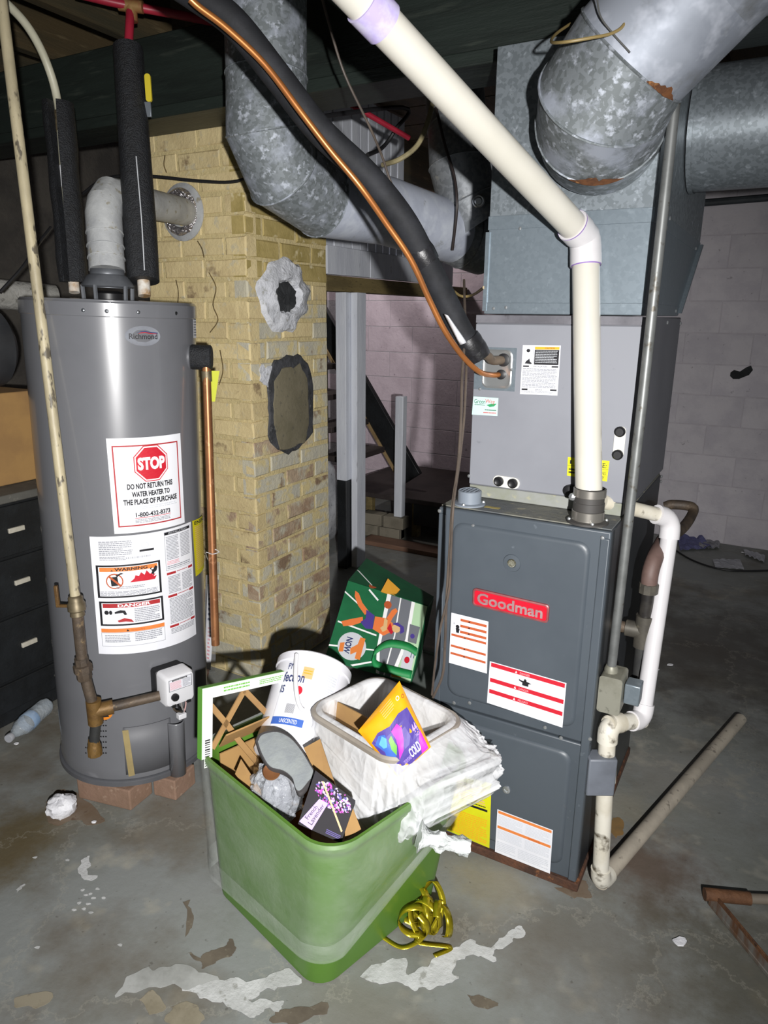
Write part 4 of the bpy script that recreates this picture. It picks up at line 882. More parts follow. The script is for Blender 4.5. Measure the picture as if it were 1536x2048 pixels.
def rust_arc(P, r, i, x0, x1, w, seed):           # rust creeping along a duct seam
    t = MB(); t.tube(P, r, 120, caps=False); ring = t.v[i*120:(i+1)*120]; nxt = t.v[(i+1)*120:(i+2)*120]; c = P[i]
    sel = [k for k in range(120) if x0 < pxy(ring[k])[0] < x1 and (ring[k]-c).dot(CAM-c) > 0]
    runs = []
    for k in sel:
        if runs and k-runs[-1][-1] == 1: runs[-1].append(k)
        else: runs.append([k])
    if len(runs) > 1 and runs[0][0] == 0 and runs[-1][-1] == 119: runs[0] = runs.pop()+runs[0]
    for run in runs:
        if len(run) < 4: continue
        a = []; b = []
        for q, k in enumerate(run):
            f = math.sin(math.pi*(q+.2)/(len(run)-.6)); d = (nxt[k]-ring[k]).normalized(); o = (ring[k]-c).normalized()*.0035
            ww = w*f*(1+.9*noise.noise(V((q*.6, seed, 0)))); a.append(ring[k]+o+d*max(.001, ww)); b.append(ring[k]+o-d*max(.0006, ww*.15))
        n2 = len(a); MB().add(a+b, [(k, k+1, n2+k+1, n2+k) for k in range(n2-1)]).build('rust_patch', mat('rust_orange', '6e4526', '4e2f1c', '9a6a3c', sc=40, rough=.9), d3, smooth=0)
S3 = [c0, PD(1203, 235, 1.53), PD(1212, 190, 1.46), PD(1265, 110, 1.40), PD(1420, -55, 1.30), PD(1640, -290, 1.15)]; R3 = [.138, .138, .136, .130, .128, .128]
rust_arc(S3, R3, 1, 1135, 1250, .022, 3); rust_arc(S3, R3, 3, 1290, 1345, .014, 5)
d5 = thing('return_duct', 'round spangled duct running right from the plenum side', 'duct', (0, 2.27, 1.85))
ra = V((NX1+.004, 2.27, 1.985)); rbp = V((1.5, 2.27, 1.985))
MB().tube([ra, ra+V((.25, 0, 0))], .152, 44, caps=False).build('straight_section', galv, d5)
MB().tube([ra+V((.24, 0, 0)), rbp], .154, 44, caps=False).build('straight_section', galv, d5)
MB().tube([ra, ra+V((.012, 0, 0))], .157, 44, caps=False).build('start_collar', galv, d5)
MB().box(.02, .05, 2.1, 2.13, 1.825, 1.84).build('clamp', screwm, d5, smooth=0)

# ------------------------------------------------------------------ cream vent pipe
vp = thing('vent_pipe', 'thick cream plastic vent pipe rising from the furnace and slanting left', 'pipe', vb+V((0, 0, .07)))
dv = (vb+V((0, 0, .1))-CAM).dot(FW)
pa = vb+V((0, 0, .045)); pe = PD(1171, 478, dv-.035); pz_ = PD(690, -35, 1.12)
MB().tube([pa, pe-(pe-pa).normalized()*.03], PR, 32).build('vertical_pipe', pvc, vp)
dd = (pz_-pe).normalized(); du = (pe-pa).normalized()
MB().tube([pe+dd*.035, pz_+dd*.1], PR, 32).build('slanting_pipe', pvc, vp)
MB().tube([pe-du*.06, pe-du*.035], PR+.0045, 32).tube([pe-du*.035, pe-du*.02, pe-du*.006+dd*.003, pe+dd*.008, pe+dd*.032], PR+.0042, 32).tube([pe+dd*.03, pe+dd*.06], PR+.006, 32).build('elbow', pvc_w, vp, smooth=50)
prm = mat('primer_purple', '8a6cb0', rough=.5)
MB().tube([pe+dd*.06, pe+dd*.0625], PR+.0055, 32, caps=False).build('primer_ring', prm, vp)
MB().tube([pe-du*.0625, pe-du*.06], PR+.003, 32, caps=False).build('primer_ring', prm, vp)
pk = pe+dd*((pz_-pe).length-.09)
MB().tube([pk, pk+dd*.05], PR+.004, 32).build('coupling', mat('primer_lilac', 'b3a6d6', 'c9c4dc', sc=20, rough=.5), vp)

# ------------------------------------------------------------------ refrigerant lines
ln = thing('refrigerant_lines', 'thick black insulated line with thin copper line sweeping to the coil plate', 'pipe', g1)
bp = spline([PD(300, -70, 1.36), PD(395, -8, 1.38), PD(470, 48, 1.40), PD(560, 160, 1.45), PD(640, 262, 1.5), PD(735, 352, 1.55), PD(805, 438, 1.6), PD(850, 520, 1.65), PD(890, 600, 1.70), PD(925, 668, 1.735), PD(948, 697, 1.75)], 7)
MB().tube(bp, .0295, 20).build('insulated_line', mat('foam_line_black', '1d1e21', '26272b', sc=20, rough=.72, bump=.08, bsc=50, spec=.3), ln)
MB().tube(spline([PD(948, 697, 1.75), PD(975, 712, 1.775), g1+V((-.02, -.03, 0)), g1+V((0, .004, 0))], 5), .0115, 14).build('suction_stub', mat('copper_tarnish', '7d6f60', '66594c', sc=12, rough=.45, metal=.5), ln)
MB().tube(spline([PD(380, -2, 1.33), PD(400, 16, 1.34), PD(455, 58, 1.36), PD(530, 130, 1.39), PD(600, 222, 1.42), PD(660, 300, 1.45), PD(720, 372, 1.48), PD(775, 450, 1.53), PD(822, 520, 1.57), PD(858, 598, 1.62), PD(890, 662, 1.66), PD(925, 712, 1.70), PD(958, 743, 1.74), g2+V((-.015, -.03, 0)), g2+V((0, .004, 0))], 6), .0068, 12).build('copper_line', mat('copper_bright', 'b5743f', 'a3683a', sc=8, rough=.35, metal=.6), ln)
for (x, y, d, r) in ((846, 512, 1.645, .032), (940, 690, 1.745, .034), (952, 702, 1.752, .03)):
    c = PD(x, y, d); dr = (PD(948, 697, 1.75)-PD(890, 600, 1.70)).normalized(); MB().tube([c-dr*.02, c-dr*.006, c+dr*.008, c+dr*.02], [r*.97, r*1.03, r, r*.95], 14).build('tape_wrap', mat('tape_black', '18181a', '222226', sc=40, rough=.4, bump=.15, bsc=50), ln)
tgc = [PD(888, 628, 1.655), PD(897, 632, 1.65), PD(934, 684, 1.70), PD(919, 690, 1.70)]
MB().grid(lambda u, v: (tgc[0]*(1-u)+tgc[1]*u)*(1-v)+(tgc[3]*(1-u)+tgc[2]*u)*v-_fh*.012*math.sin(u*math.pi), 6, 6).build('paper_tag', label_w, ln, solid=.001)

# ------------------------------------------------------------------ conduit, switch box, drain, gas pipe at the furnace side
cd = thing('conduit', 'galvanised electrical conduit running down to a box on the furnace side', 'conduit', (-.27, 1.71, .6))
cxy = V((-.281, 1.70, 0))
zc0 = .64
MB().tube([V((cxy.x, cxy.y, zc0)), V((cxy.x+.004, cxy.y+.01, 1.3)), V((cxy.x+.004, cxy.y+.02, 2.3))], .0115, 14).build('tube', mat('conduit_galv', '757776', '656766', '524e46', sc=12, sc3=40, rough=.45, metal=.4), cd)
bxm = mat('box_galv_dirty', '8d8c80', '7a796c', '6b6a60', sc=10, rough=.5, metal=.3)
MB().loft([[V((x-.273, 1.665+d, z+.585)) for x, z in rrect(.028, .05, .008)] for d in (0, .003, .075)]).build('switch_box', bxm, cd)
MB().box(-.243, -.205, 1.69, 1.735, .56, .615).build('box_extension', galv_n, cd, bevel=.003)
MB().lathe([(.017, 0), (.017, .012), (.013, .02)], Fr((cxy.x, cxy.y, .632)), 14).build('box_connector', bxm, cd)
DR = .0215
dr_ = thing('drain_pipe', 'white plastic condensate drain looping down the furnace side to the floor', 'pipe', PZ(1200, 1765, 0))
B = PZ(1200, 1765, .026); E3 = PD(1216, 1448, 1.80); E2 = PD(1284, 1440, 1.88); E1 = PD(1344, 1036, 1.86); D0 = PY(1205, 1003, KD-.004)
def el_(a, c, b, k=.05, n=6): # quarter bend
    u = (a-c).normalized(); w = (b-c).normalized(); return spline([c+u*k, c+u*k*.4+w*k*.06, c+w*k*.4+u*k*.06, c+w*k], n//2)
MB().tube([D0, E1+(D0-E1).normalized()*.03], DR*.86, 20).build('upper_run', pvc_dirty, dr_)
MB().tube(el_(D0, E1, E2, .055), DR*1.2, 20).build('elbow', pvc_w, dr_)
MB().tube([E1+(E2-E1).normalized()*.03, E2+(E1-E2).normalized()*.03], DR, 20).build('long_drop', pvc_w, dr_)
MB().tube(el_(E1, E2, E3, .045), DR*1.2, 20).build('elbow', pvc_w, dr_)
MB().tube([E2, E3], DR, 20).build('offset_run', pvc_dirty, dr_)
MB().tube(el_(E2, E3, B, .05), DR*1.2, 20).build('elbow', pvc_dirty, dr_)
MB().tube([E3+(B-E3).normalized()*.02, B+(E3-B).normalized()*.02], DR, 20).build('lower_drop', pvc_dirty, dr_)
q = E3*.62+B*.38; MB().tube([E3*.77+B*.23, E3*.66+B*.34], DR*1.25, 20).build('coupling', pvc_dirty, dr_)
fe = PZ(1481, 1438, .026)
MB().tube(el_(E3, B, fe, .045), DR*1.2, 20).build('elbow', pvc_dirty, dr_)
MB().tube([B, fe], DR, 20).build('floor_run', mat('pvc_floor_dirty', 'b4ab9c', '9f978a', '7d766c', sc=8, rough=.5), dr_)
tb_ = E3*.8+B*.2
MB().box(-.052, .02, -.03, .02, -.095, .012, Fr(tb_, _rt, _fh, V((0, 0, 1)))).build('pump_bracket', mat('bracket_grey', '6a6f78', '5c6068', sc=6, rough=.5), dr_, bevel=.004)
gg = thing('furnace_gas_pipe', 'tarnished gas pipe with tee and capped drip leg beside the white drain', 'pipe', PX(1275, 1350, -.2))
tx = V((-.235, 2.03, 0)); T_ = PX(1287, 1262, -.235); GX = T_.x; GY = T_.y
u1 = V((GX, GY, T_.z+.12))
MB().tube([T_+V((0, 0, .03)), u1], .017, 14).build('riser', mat('iron_dark_gloss', '2f2d2c', '46433e', sc=14, rough=.4, metal=.3), gg)
MB().tube([T_-V((0, 0, .045)), T_+V((0, 0, .045))], .0235, 14).tube([T_, T_+V((-.045, -.0, 0))], .0225, 14).build('tee', mat('iron_grey', '5f5b52', '4d4a44', '726c5e', sc=14, rough=.5, metal=.35), gg)
MB().tube([T_, V((FX1+.002, GY, T_.z))], .0155, 14).build('branch', iron, gg)
MB().lathe([(.02, -.012), (.025, -.01), (.025, .015), (.02, .018)], Fr(u1), 10).build('union', mat('iron_grey', '5f5b52'), gg)
MB().tube(spline([u1, u1+V((0, 0, .045)), u1+V((.004, .03, .08)), u1+V((.01, .12, .1))], 4), .0215, 14).build('elbow', mat('iron_rust_pink', '64504a', '54423c', sc=12, rough=.6), gg)
e_ = PY(1384, 1014, u1.y+.62)
MB().tube(spline([u1+V((.01, .12, .1)), u1*.45+e_*.55+V((.01, .05, .02)), e_+V((.005, -.04, -.02)), e_, e_+V((-.06, .0, .0)), V((FX1+.01, e_.y, e_.z-.01))], 5), .016, 12).build('supply_run', iron, gg)
MB().tube([T_-V((0, 0, .04)), T_-V((0, 0, .14))], .0165, 14).build('drip_leg', MATS['iron_black'], gg)
MB().lathe([(.022, -.04), (.023, -.036), (.023, -.008), (.018, 0)], Fr(T_-V((0, 0, .135))), 10).build('end_cap', brass, gg)

# ------------------------------------------------------------------ loose wires and small pipes overhead
def wire(name, label, pts, r, m, cat='wire', n=6): return tag(MB().tube(spline(pts, n), r, 8).build(name, m), label, cat)
wbrown = mat('wire_brown', '554b43', '453d37', sc=12, rough=.5); wdark = mat('wire_dark', '2e2625', rough=.5)
wire('thermostat_wire', 'thin brown wire dangling from the ceiling beam past the insulated line', [PD(640, -20, 1.6), PD(660, 55, 1.62), PD(690, 150, 1.66), PD(740, 255, 1.74), PD(765, 315, 1.8), PD(782, 365, 1.84), PD(805, 405, 1.86), PD(825, 440, 1.9)], .0032, wbrown)
wire('thermostat_wire', 'thin brown wires hanging from the copper line down the left furnace edge', [PD(928, 560, 1.9), PD(930, 640, 1.78), PD(928, 700, 1.72), PD(924, 760, 1.7), PD(922, 840, 1.68), PD(916, 930, 1.66), PD(905, 1010, 1.63), PD(900, 1090, 1.66), PD(893, 1200, 1.72), PD(890, 1290, 1.76), PD(885, 1350, 1.8), PD(866, 1395, 1.84)], .0034, wbrown)
wire('thermostat_wire', 'second brown wire beside the left furnace edge crossing over', [PD(934, 690, 1.76), PD(932, 760, 1.72), PD(928, 840, 1.7), PD(918, 930, 1.67), PD(907, 1010, 1.62), PD(902, 1100, 1.66), PD(898, 1180, 1.7), PD(880, 1260, 1.75), PD(870, 1330, 1.8), PD(864, 1390, 1.84)], .003, wbrown)
wire('duct_wire', 'dark double wire lying over the branch duct left of the plenum', [PD(872, 215, 2.42), PD(890, 290, 2.42), PD(908, 350, 2.42), PD(914, 400, 2.42), PD(912, 440, 2.45), PD(905, 500, 2.52)], .005, wdark)
wire('hanging_cable', 'greyish yellow cable drooping above the round duct', [PD(868, 195, 2.3), PD(855, 245, 2.3), PD(835, 290, 2.3), PD(800, 318, 2.3), PD(765, 330, 2.35)], .008, mat('cable_yellowish', '9a8f6c', '7d7458', sc=15, rough=.6), 'cable')
tag(MB().tube([PD(700, 208, 2.6), PD(818, 276, 2.75)], .010, 10).build('red_pipe', red_pex), 'short red pipe crossing before the white planks', 'pipe')
wire('loose_wire', 'yellow wire looped over the large chalky duct', [PD(1262, -10, 1.30), PD(1250, 45, 1.285), PD(1225, 66, 1.28), PD(1180, 76, 1.27), PD(1130, 84, 1.28), PD(1103, 84, 1.33), PD(1112, 68, 1.40), PD(1140, 48, 1.46)], .0028, mat('wire_yellow_brown', '8d7a4e', rough=.5))
wire('loose_wire', 'dark thin wire curving across the top of the large chalky duct', [PD(1193, -20, 1.29), PD(1200, 30, 1.29), PD(1225, 66, 1.29), PD(1260, 105, 1.29)], .0016, mat('wire_thin_grey', '5a5a58', rough=.5))
wire('loose_wire', 'pale bent wire end below the branch duct beside the plenum', [PD(900, 575, 2.3), PD(922, 592, 2.25), PD(945, 590, 2.2), PX(968, 575, -.706)], .004, MATS['wire_yellow_brown'])
wire('dark_cable', 'dark cable hanging between the white planks and the round duct', [V((-1.6, 2.087, 2.1)), PD(805, 215, 2.75), PD(790, 260, 2.8), PD(765, 295, 2.8), PD(735, 310, 2.7)], .008, MATS['cable_black'], 'cable')
wire('floor_cable', 'black cable lying on the floor by the back wall', [PZ(1330, 1085, .006), PZ(1380, 1118, .006), PZ(1440, 1138, .006), PZ(1500, 1142, .006), PZ(1600, 1138, .006)], .006, MATS['cable_black'], 'cable')

# ------------------------------------------------------------------ green storage tub with clear film
tubm = mat('tub_green', '557d2c', '4f7629', sc=3, rough=.42)
ta_ = math.radians(-16)
TC = V((-.865, 1.31, 0)); TX = V((math.cos(ta_), math.sin(ta_), 0)); TY = V((-math.sin(ta_), math.cos(ta_), 0)); TF = Fr(TC, TX, TY)
TH = .43
def tub_c(z): k = 1-min(1, z/TH); return -.021*k, -.012*k
def tub_ring(hx, hy, r, z, k=7):
    ox, oy = tub_c(z); return [TF.p(x+ox, y+oy, z) for x, y in rrect(hx, hy, r, k)]
tu = thing('storage_tub', 'green plastic storage tub filled with rubbish before the furnace', 'tub', TC, Matrix.Rotation(ta_, 3, 'Z'))
MB().loft([tub_ring(.21, .2, .05, 0), tub_ring(.221, .211, .058, .005), tub_ring(.224, .213, .06, .02), tub_ring(.258, .235, .075, .385), tub_ring(.262, .238, .078, .4), tub_ring(.27, .246, .082, .41), tub_ring(.273, .249, .083, .425), tub_ring(.27, .246, .082, .432),
           tub_ring(.262, .238, .078, .432), tub_ring(.256, .232, .075, .42), tub_ring(.252, .23, .073, .385), tub_ring(.217, .206, .056, .02), tub_ring(.2, .19, .05, .012)]).build('tub', tubm, tu, smooth=40)
film = mat('film_milky', 'd5dcd6', 'e4e9e6', sc=7, rough=.14, alpha=.12, bump=.5, bsc=16)
film2 = mat('film_fold', 'dde3df', 'e8ecea', sc=9, rough=.2, alpha=.14, bump=.5, bsc=24)
NS = 160; NV = 26
base_out = rrect(.2745, .2505, .084, NS//4-1)
per = len(base_out)
def hem(th):                                     # height of the film's lower edge round the tub
    # th: 0 = right (+x), 90 = far, 180 = left, 270 = near
    pts = [(0, .2), (40, .3), (90, .3), (140, .2), (185, .03), (215, .045), (250, .075), (290, .105), (318, .10), (340, .14), (360, .2)]
    for (a, za), (b, zb) in zip(pts[:-1], pts[1:]):
        if a <= th <= b: t = (th-a)/(b-a); t = t*t*(3-2*t); return za+(zb-za)*t
    return .2
KN = PD(880, 1682, 1.60)                         # knot
fm_ = thing('clear_bag', 'clear plastic bag stretched over the outside of the green tub', 'plastic bag', TC)
rows = []
for j in range(NV+1):
    row = []
    for i in range(per):
        x, y = base_out[i]; th = math.degrees(math.atan2(y, x)) % 360; zh = hem(th)
        if j <= 3: z = .39+.0145*j; s_ = .93+.02*j; z = (.405, .42, .432, .4365)[j]
        else: v = (j-3)/(NV-3); z = .4365*(1-v)+zh*v
        if j <= 3: k = (.945, .955, .972, .995)[j]; px_, py_ = x*k, y*k
        else:
            tz = z/TH; hx = .223+(.262-.223)*tz; hy = .212+(.24-.212)*tz; ox, oy = tub_c(z)
            px_, py_ = x*hx/.262+ox, y*hy/.24+oy
            v = (j-3)/(NV-3); a = math.radians(th)
            rip = .5+.3*math.sin(a*9+v*5+2*noise.noise(V((a*2, v*2, 1))))+.3*(1-2*abs(noise.noise(V((a*5+v*2.5, v*1.2, 9)))))
            off = .004+.010*v*rip+.008*v*(noise.noise(V((a*4, v*3, 4)))+.4)
            if v < .06: off = .003
            nn = V((x, y)).normalized(); px_ += nn.x*max(.002, off); py_ += nn.y*max(.002, off)
        p = TF.p(px_, py_, z)
        if j > 5:
            w = math.exp(-(((th-345+180) % 360-180)/26)**2)*min(1, (j-5)/8)*.75
            w *= max(0, 1-abs(p.z-KN.z)/.2)
            p = p*(1-w)+(KN*.75+p*.25)*w
        row.append(p)
    rows.append(row)
MB().loft(rows, True, False, False).build('film', film, fm_, smooth=70)
def outw(row, k): c = sum(row, V())/len(row); return [q+V((q.x-c.x, q.y-c.y, 0)).normalized()*k for q in row]
MB().loft([outw(r, .0015) for r in rows[-5:]], True, False, False).build('hem_fold', film2, fm_, smooth=70)

kf = frame_dir(KN, (_rt*1.0+V((0, 0, -.25))))
knm = mat('film_bunched', 'dfe3e2', 'c8cdcc', sc=30, rough=.3, alpha=.85, bump=.6, bsc=60)
rings = []
for z, r in ((-.05, .03), (-.03, .016), (-.015, .014), (-.006, .02), (.006, .021), (.014, .013), (.03, .015), (.05, .02), (.068, .017)):
    rings.append([kf.p(r*(1+.28*math.sin(5*t+z*90))*math.cos(t), r*(1+.28*math.sin(5*t+z*90))*math.sin(t), z) for t in [2*math.pi*i/20 for i in range(20)]])
MB().loft(rings).build('knot', knm, fm_, smooth=60)

# ------------------------------------------------------------------ what is in the tub
def tl(p): v = V(p)-TC; return v.dot(TX), v.dot(TY), v.z
# small waste bin with liner
BZ = .515
def bin_ring(k, e=0, z=None, n=12):              # k: 0 bottom .. 1 rim
    cx, cy = .03+(.065-.03)*k, .045+(.118-.045)*k; hx, hy = .112+(.156-.112)*k+e, .095+(.126-.095)*k+e
    zz = .03+(BZ-.03)*k if z is None else z
    return [TF.p(cx+x, cy+y, zz) for x, y in rrect(hx, hy, .055, n)]
bn = thing('waste_bin', 'small white waste bin standing in the green tub', 'bin', TF.p(.03, .045, .03), Matrix.Rotation(ta_, 3, 'Z'))
MB().loft([bin_ring(0, -.01), bin_ring(.01), bin_ring(.97), bin_ring(1, .002), bin_ring(1, -.004), bin_ring(.97, -.008), bin_ring(.02, -.006)]).build('shell', mat('bin_white', 'd2cec8', 'c8c4bc', sc=5, rough=.4), bn)
MB().loft([bin_ring(.975, .002), bin_ring(.98, .009), bin_ring(1, .010), bin_ring(1.012, .006), bin_ring(1.012, -.004), bin_ring(1, -.007)], True, False, False).build('rim', mat('bin_rim', '9a9288', '8a8278', sc=9, rough=.5), bn)
def crinkle(name, alpha, c1, c2):
    m = mat(name, c1, c2, sc=6, rough=.14, alpha=alpha, bump=.01); nt = m.node_tree; N = nt.nodes; L = nt.links
    b = N['Principled BSDF']; bp = [q for q in N if q.type == 'BUMP'][0]; tc = [q for q in N if q.type == 'TEX_COORD'][0]
    prev = None
    for s_, st in ((14, .34), (38, .16)):
        nz_ = N.new('ShaderNodeTexNoise'); nz_.inputs['Scale'].default_value = s_*.5; L.new(tc.outputs['Object'], nz_.inputs['Vector'])
        ad = N.new('ShaderNodeVectorMath'); ad.operation = 'MULTIPLY_ADD'; L.new(nz_.outputs['Color'], ad.inputs[0]); ad.inputs[1].default_value = (.06, .06, .06); L.new(tc.outputs['Object'], ad.inputs[2])
        vo = N.new('ShaderNodeTexVoronoi'); vo.inputs['Scale'].default_value = s_; L.new(ad.outputs[0], vo.inputs['Vector'])
        b2 = N.new('ShaderNodeBump'); b2.inputs['Strength'].default_value = st; b2.inputs['Distance'].default_value = .02; L.new(vo.outputs['Distance'], b2.inputs['Height'])
        if prev: L.new(prev, b2.inputs['Normal'])
        prev = b2.outputs[0]
    L.new(prev, b.inputs['Normal']); return m
liner = crinkle('liner_translucent', .52, 'f2f3f6', 'e6e8ec')
def liner_pt(i, j, n, m):
    x, y = rrect(.150, .120, .055, n//4-1)[i]; v = j/m; a = math.atan2(y, x); dn = V((x, y)).normalized()
    da = math.atan2(math.sin(a-.26), math.cos(a-.26)); right = math.exp(-(da/.85)**2)
    near = math.exp(-((math.atan2(math.sin(a+.95), math.cos(a+.95)))/.7)**2)
    q = V((dn.x*3.4, dn.y*3.4, v*2.6)); rid = lambda w: 1-2*abs(noise.noise(w))
    cr = .6*rid(q*1.1)+.4*rid(q*2.6+V((3, 1, 0))); cr2 = rid(q*5+V((7, 2, 1)))
    pl = math.sin(i*.9+2*noise.noise(V((i*.07, 0, 0))))
    if v < .35:
        t = v/.35; k = .3+.7*t; off = -.012-.006*(1-t)*abs(pl)-.01*max(0, cr)*(1-t); z = .03+(BZ-.03)*k
    elif v < .41: t = (v-.35)/.06; k = 1; off = -.012+.024*t; z = BZ+.012*math.sin(math.pi*(t*.8+.1))
    else:
        t = (v-.41)/.59; k = 1-.2*t; drop = .12+.08*near+.075*right
        big = noise.noise(V((dn.x*1.7+4, dn.y*1.7, v*1.9))); off = .012+.004*pl*t+right*(.135*(1+.75*big)*math.sin(math.pi*min(1, t*.85+.02))**.8)+right*(.03*cr+.014*cr2)*min(1, t*3)+.008*cr*min(1, t*3)
        z = BZ+.004-drop*(t+right*.55*(math.sqrt(t)-t))+right*(.045*noise.noise(V((dn.x*2.3, dn.y*2.3+5, v*3)))*math.sin(math.pi*min(1, t*1.5)))+right*(.016*cr2+.014*cr)*min(1, t*4)
    cx, cy = .03+(.065-.03)*k, .045+(.118-.045)*k; sx, sy = (.112+.044*k)/.156, (.095+.031*k)/.126
    return TF.p(cx+x*sx+dn.x*off, cy+y*sy+dn.y*off, z)
n_, m_ = 160, 72
MB().loft([[liner_pt(i, j, n_, m_) for i in range(n_)] for j in range(m_+1)], True, True, False).build('bin_liner', liner, smooth=50)
lo_ = bpy.data.objects['bin_liner']; tag(lo_, 'crumpled translucent white liner puffing out of the waste bin', 'bin liner')
# detergent pouch
dpq = [PD(716, 1462, 1.66), PD(799, 1362, 1.70), PD(862, 1494, 1.64), PD(795, 1555, 1.64)]
def pmap(s, t, off):
    p = (dpq[0]*(1-s)+dpq[1]*s)*(1-t)+(dpq[3]*(1-s)+dpq[2]*s)*t
    b = (16*s*(1-s)*t*(1-t))**.5; n = (dpq[1]-dpq[0]).cross(dpq[3]-dpq[0]).normalized(); n = n if n.dot(CAM-p) > 0 else -n
    return p+n*(.028*b+off)+n*.004*noise.noise(V((s*5, t*5, 2)))
po_ = thing('detergent_pouch', 'yellow and purple laundry detergent pouch stuffed in the waste bin', 'pouch', pmap(.5, 1, 0))
sh = Sheet(po_, 'front', mat('pouch_yellow', 'e3a21e', 'd99616', sc=6, rough=.25), pmap, ns=24, nt=24, thick=.0)
MB().grid(lambda u, v: pmap(u, v, -.02)*1.0-(pmap(.5, .5, 0)-CAM).normalized()*-.012, 10, 10).build('back', MATS['pouch_yellow'], po_)
def srect_(a, b, c, d, col, lv):
    sh.mb(col).grid(lambda u, v: sh.map(a+(c-a)*u, b+(d-b)*v, .0006*lv), 14, 14)
sh.tri = lambda m, pts, fs, off: (lambda P, Fs: m.add([pmap(x, y, off*2) for x, y in P], Fs))(*subdiv(pts, fs, 3))
def subdiv(pts, fs, k):
    P = [tuple(p) for p in pts]; Fs = []
    for f in fs: Fs += [(f[0], f[i], f[i+1]) for i in range(1, len(f)-1)]
    for _ in range(k):
        idx = {}; N = []
        def mid(i, j):
            q = (min(i, j), max(i, j))
            if q not in idx: P.append(((P[i][0]+P[j][0])/2, (P[i][1]+P[j][1])/2)); idx[q] = len(P)-1
            return idx[q]
        for a, b, c in Fs:
            if max(abs(P[a][0]-P[b][0]), abs(P[b][0]-P[c][0]), abs(P[a][0]-P[c][0])) < .04: N.append((a, b, c)); continue
            x, y, z = mid(a, b), mid(b, c), mid(c, a); N += [(a, x, z), (x, b, y), (z, y, c), (x, y, z)]
        Fs = N
    return P, Fs
sh.poly([(.04, .3), (.22, .26), (.45, .33), (.7, .3), (.9, .34), (.93, .98), (.04, .98)], 'purple', 1)
sh.poly([(.06, .36), (.2, .3), (.3, .36), (.26, .5), (.3, .66), (.18, .8), (.06, .72), (.12, .55)], 'blue', 2)
sh.poly([(.12, .4), (.24, .34), (.28, .42), (.2, .52), (.14, .5)], 'cyan', 3)
sh.poly([(.3, .46), (.38, .44), (.36, .62), (.26, .72), (.24, .6)], 'lime', 3)
sh.poly([(.42, .4), (.58, .38), (.62, .48), (.54, .62), (.42, .74), (.26, .8), (.36, .66), (.42, .54)], 'magenta', 3)
sh.poly([(.82, .78), (.93, .7), (.93, .98), (.74, .98)], 'magenta', 2)
sh.text('44', .78, .56, .9, .68, 'lilac', .02, 4); sh.text('PACS', .8, .7, .9, .74, 'lilac', .0, 4)
sh.text('COLD', .5, .78, .78, .92, 'white', .02, 4); sh.text('ODOR POWER', .3, .86, .5, .92, 'lilac', 0, 4)
sh.fine(.45, .06, .72, .22, 5, 'tan', 4, .3, 2); sh.ring(.82, .14, .035, .03, .3, 'white', 3); sh.ring(.92, .18, .03, .026, .3, 'darkred', 3)
sh.done()
# white wipes bucket
wb0 = PD(592, 1474, 1.91); wb1 = PD(630, 1334, 2.03); wax = wb1-wb0; wl_ = wax.length; wf = frame_dir(wb0, wax); WR = .104
wo = thing('wipes_bucket', 'white plastic wipes bucket with blue print leaning in the green tub', 'bucket', wb0)
MB().lathe([(WR-.008, -.06), (WR-.004, -.056), (WR, wl_-.02)], wf, 48).build('bucket', mat('bucket_white', 'e9e9ee', 'e2e2e8', sc=3, rough=.35), wo)
MB().lathe([(WR+.001, wl_-.028), (WR+.004, wl_-.026), (WR+.004, wl_-.004), (WR, wl_), (.06, wl_+.002), (.01, wl_+.002)], wf, 48).build('lid', MATS['bucket_white'], wo)
def wl2(px, py):
    M = Matrix(((wf.x.x, wf.x.y, wf.x.z), (wf.y.x, wf.y.y, wf.y.z), (wf.z.x, wf.z.y, wf.z.z))); o = M @ (CAM-wf.o); d = M @ ray(px, py)
    A = d.x**2+d.y**2; B_ = 2*(o.x*d.x+o.y*d.y); C_ = o.x**2+o.y**2-WR*WR; D_ = max(0, B_*B_-4*A*C_); t = (-B_-math.sqrt(D_))/(2*A); p = o+d*t; return math.atan2(p.y, p.x), p.z
wa0 = wl2(556, 1400)[0]; wa1 = wl2(668, 1400)[0]
if wa1 < wa0: wa1 += 2*math.pi
wmap = lambda s, t, off: wf.p((WR+off)*math.cos(wa0+(wa1-wa0)*s), (WR+off)*math.sin(wa0+(wa1-wa0)*s), (wl_-.035)*(1-t)-.012*t)
sh = Sheet(wo, 'wrapper', label_w, wmap, ns=14, nt=3)
sh.text('PY', .03, .03, .13, .13, 'navy', .02).text('fection', .0, .17, .38, .33, 'navy', .02).text('IS', .0, .38, .08, .5, 'navy', .02).rect(.0, .86, .55, .97, 'blue').text('UNSCENTED', .15, .885, .45, .945, 'white').disc(.33, .45, .07, .07, 'red').rect(.32, .07, .5, .25, 'tan').fine(.34, .12, .48, .2, 2, 'gold', 3).fine(.52, .1, .95, .8, 18, 'lgrey', 4)
for i in range(14): sh.rect(.2+i*.011, .66, .2+i*.011+.005, .8, 'black')
sh.done()
hp_ = []
for k in range(13):
    t = k/12; a = wa0+(wa1-wa0)*(.16+.34*t); hp_.append(wf.p((WR+.012+.006*math.sin(t*3.1))*math.cos(a), (WR+.012+.006*math.sin(t*3.1))*math.sin(a), wl_-.02-.15*math.sin(t*math.pi*.5)))
MB().tube(hp_, .006, 8).build('handle', mat('handle_white', 'dadadd', rough=.35), wo)
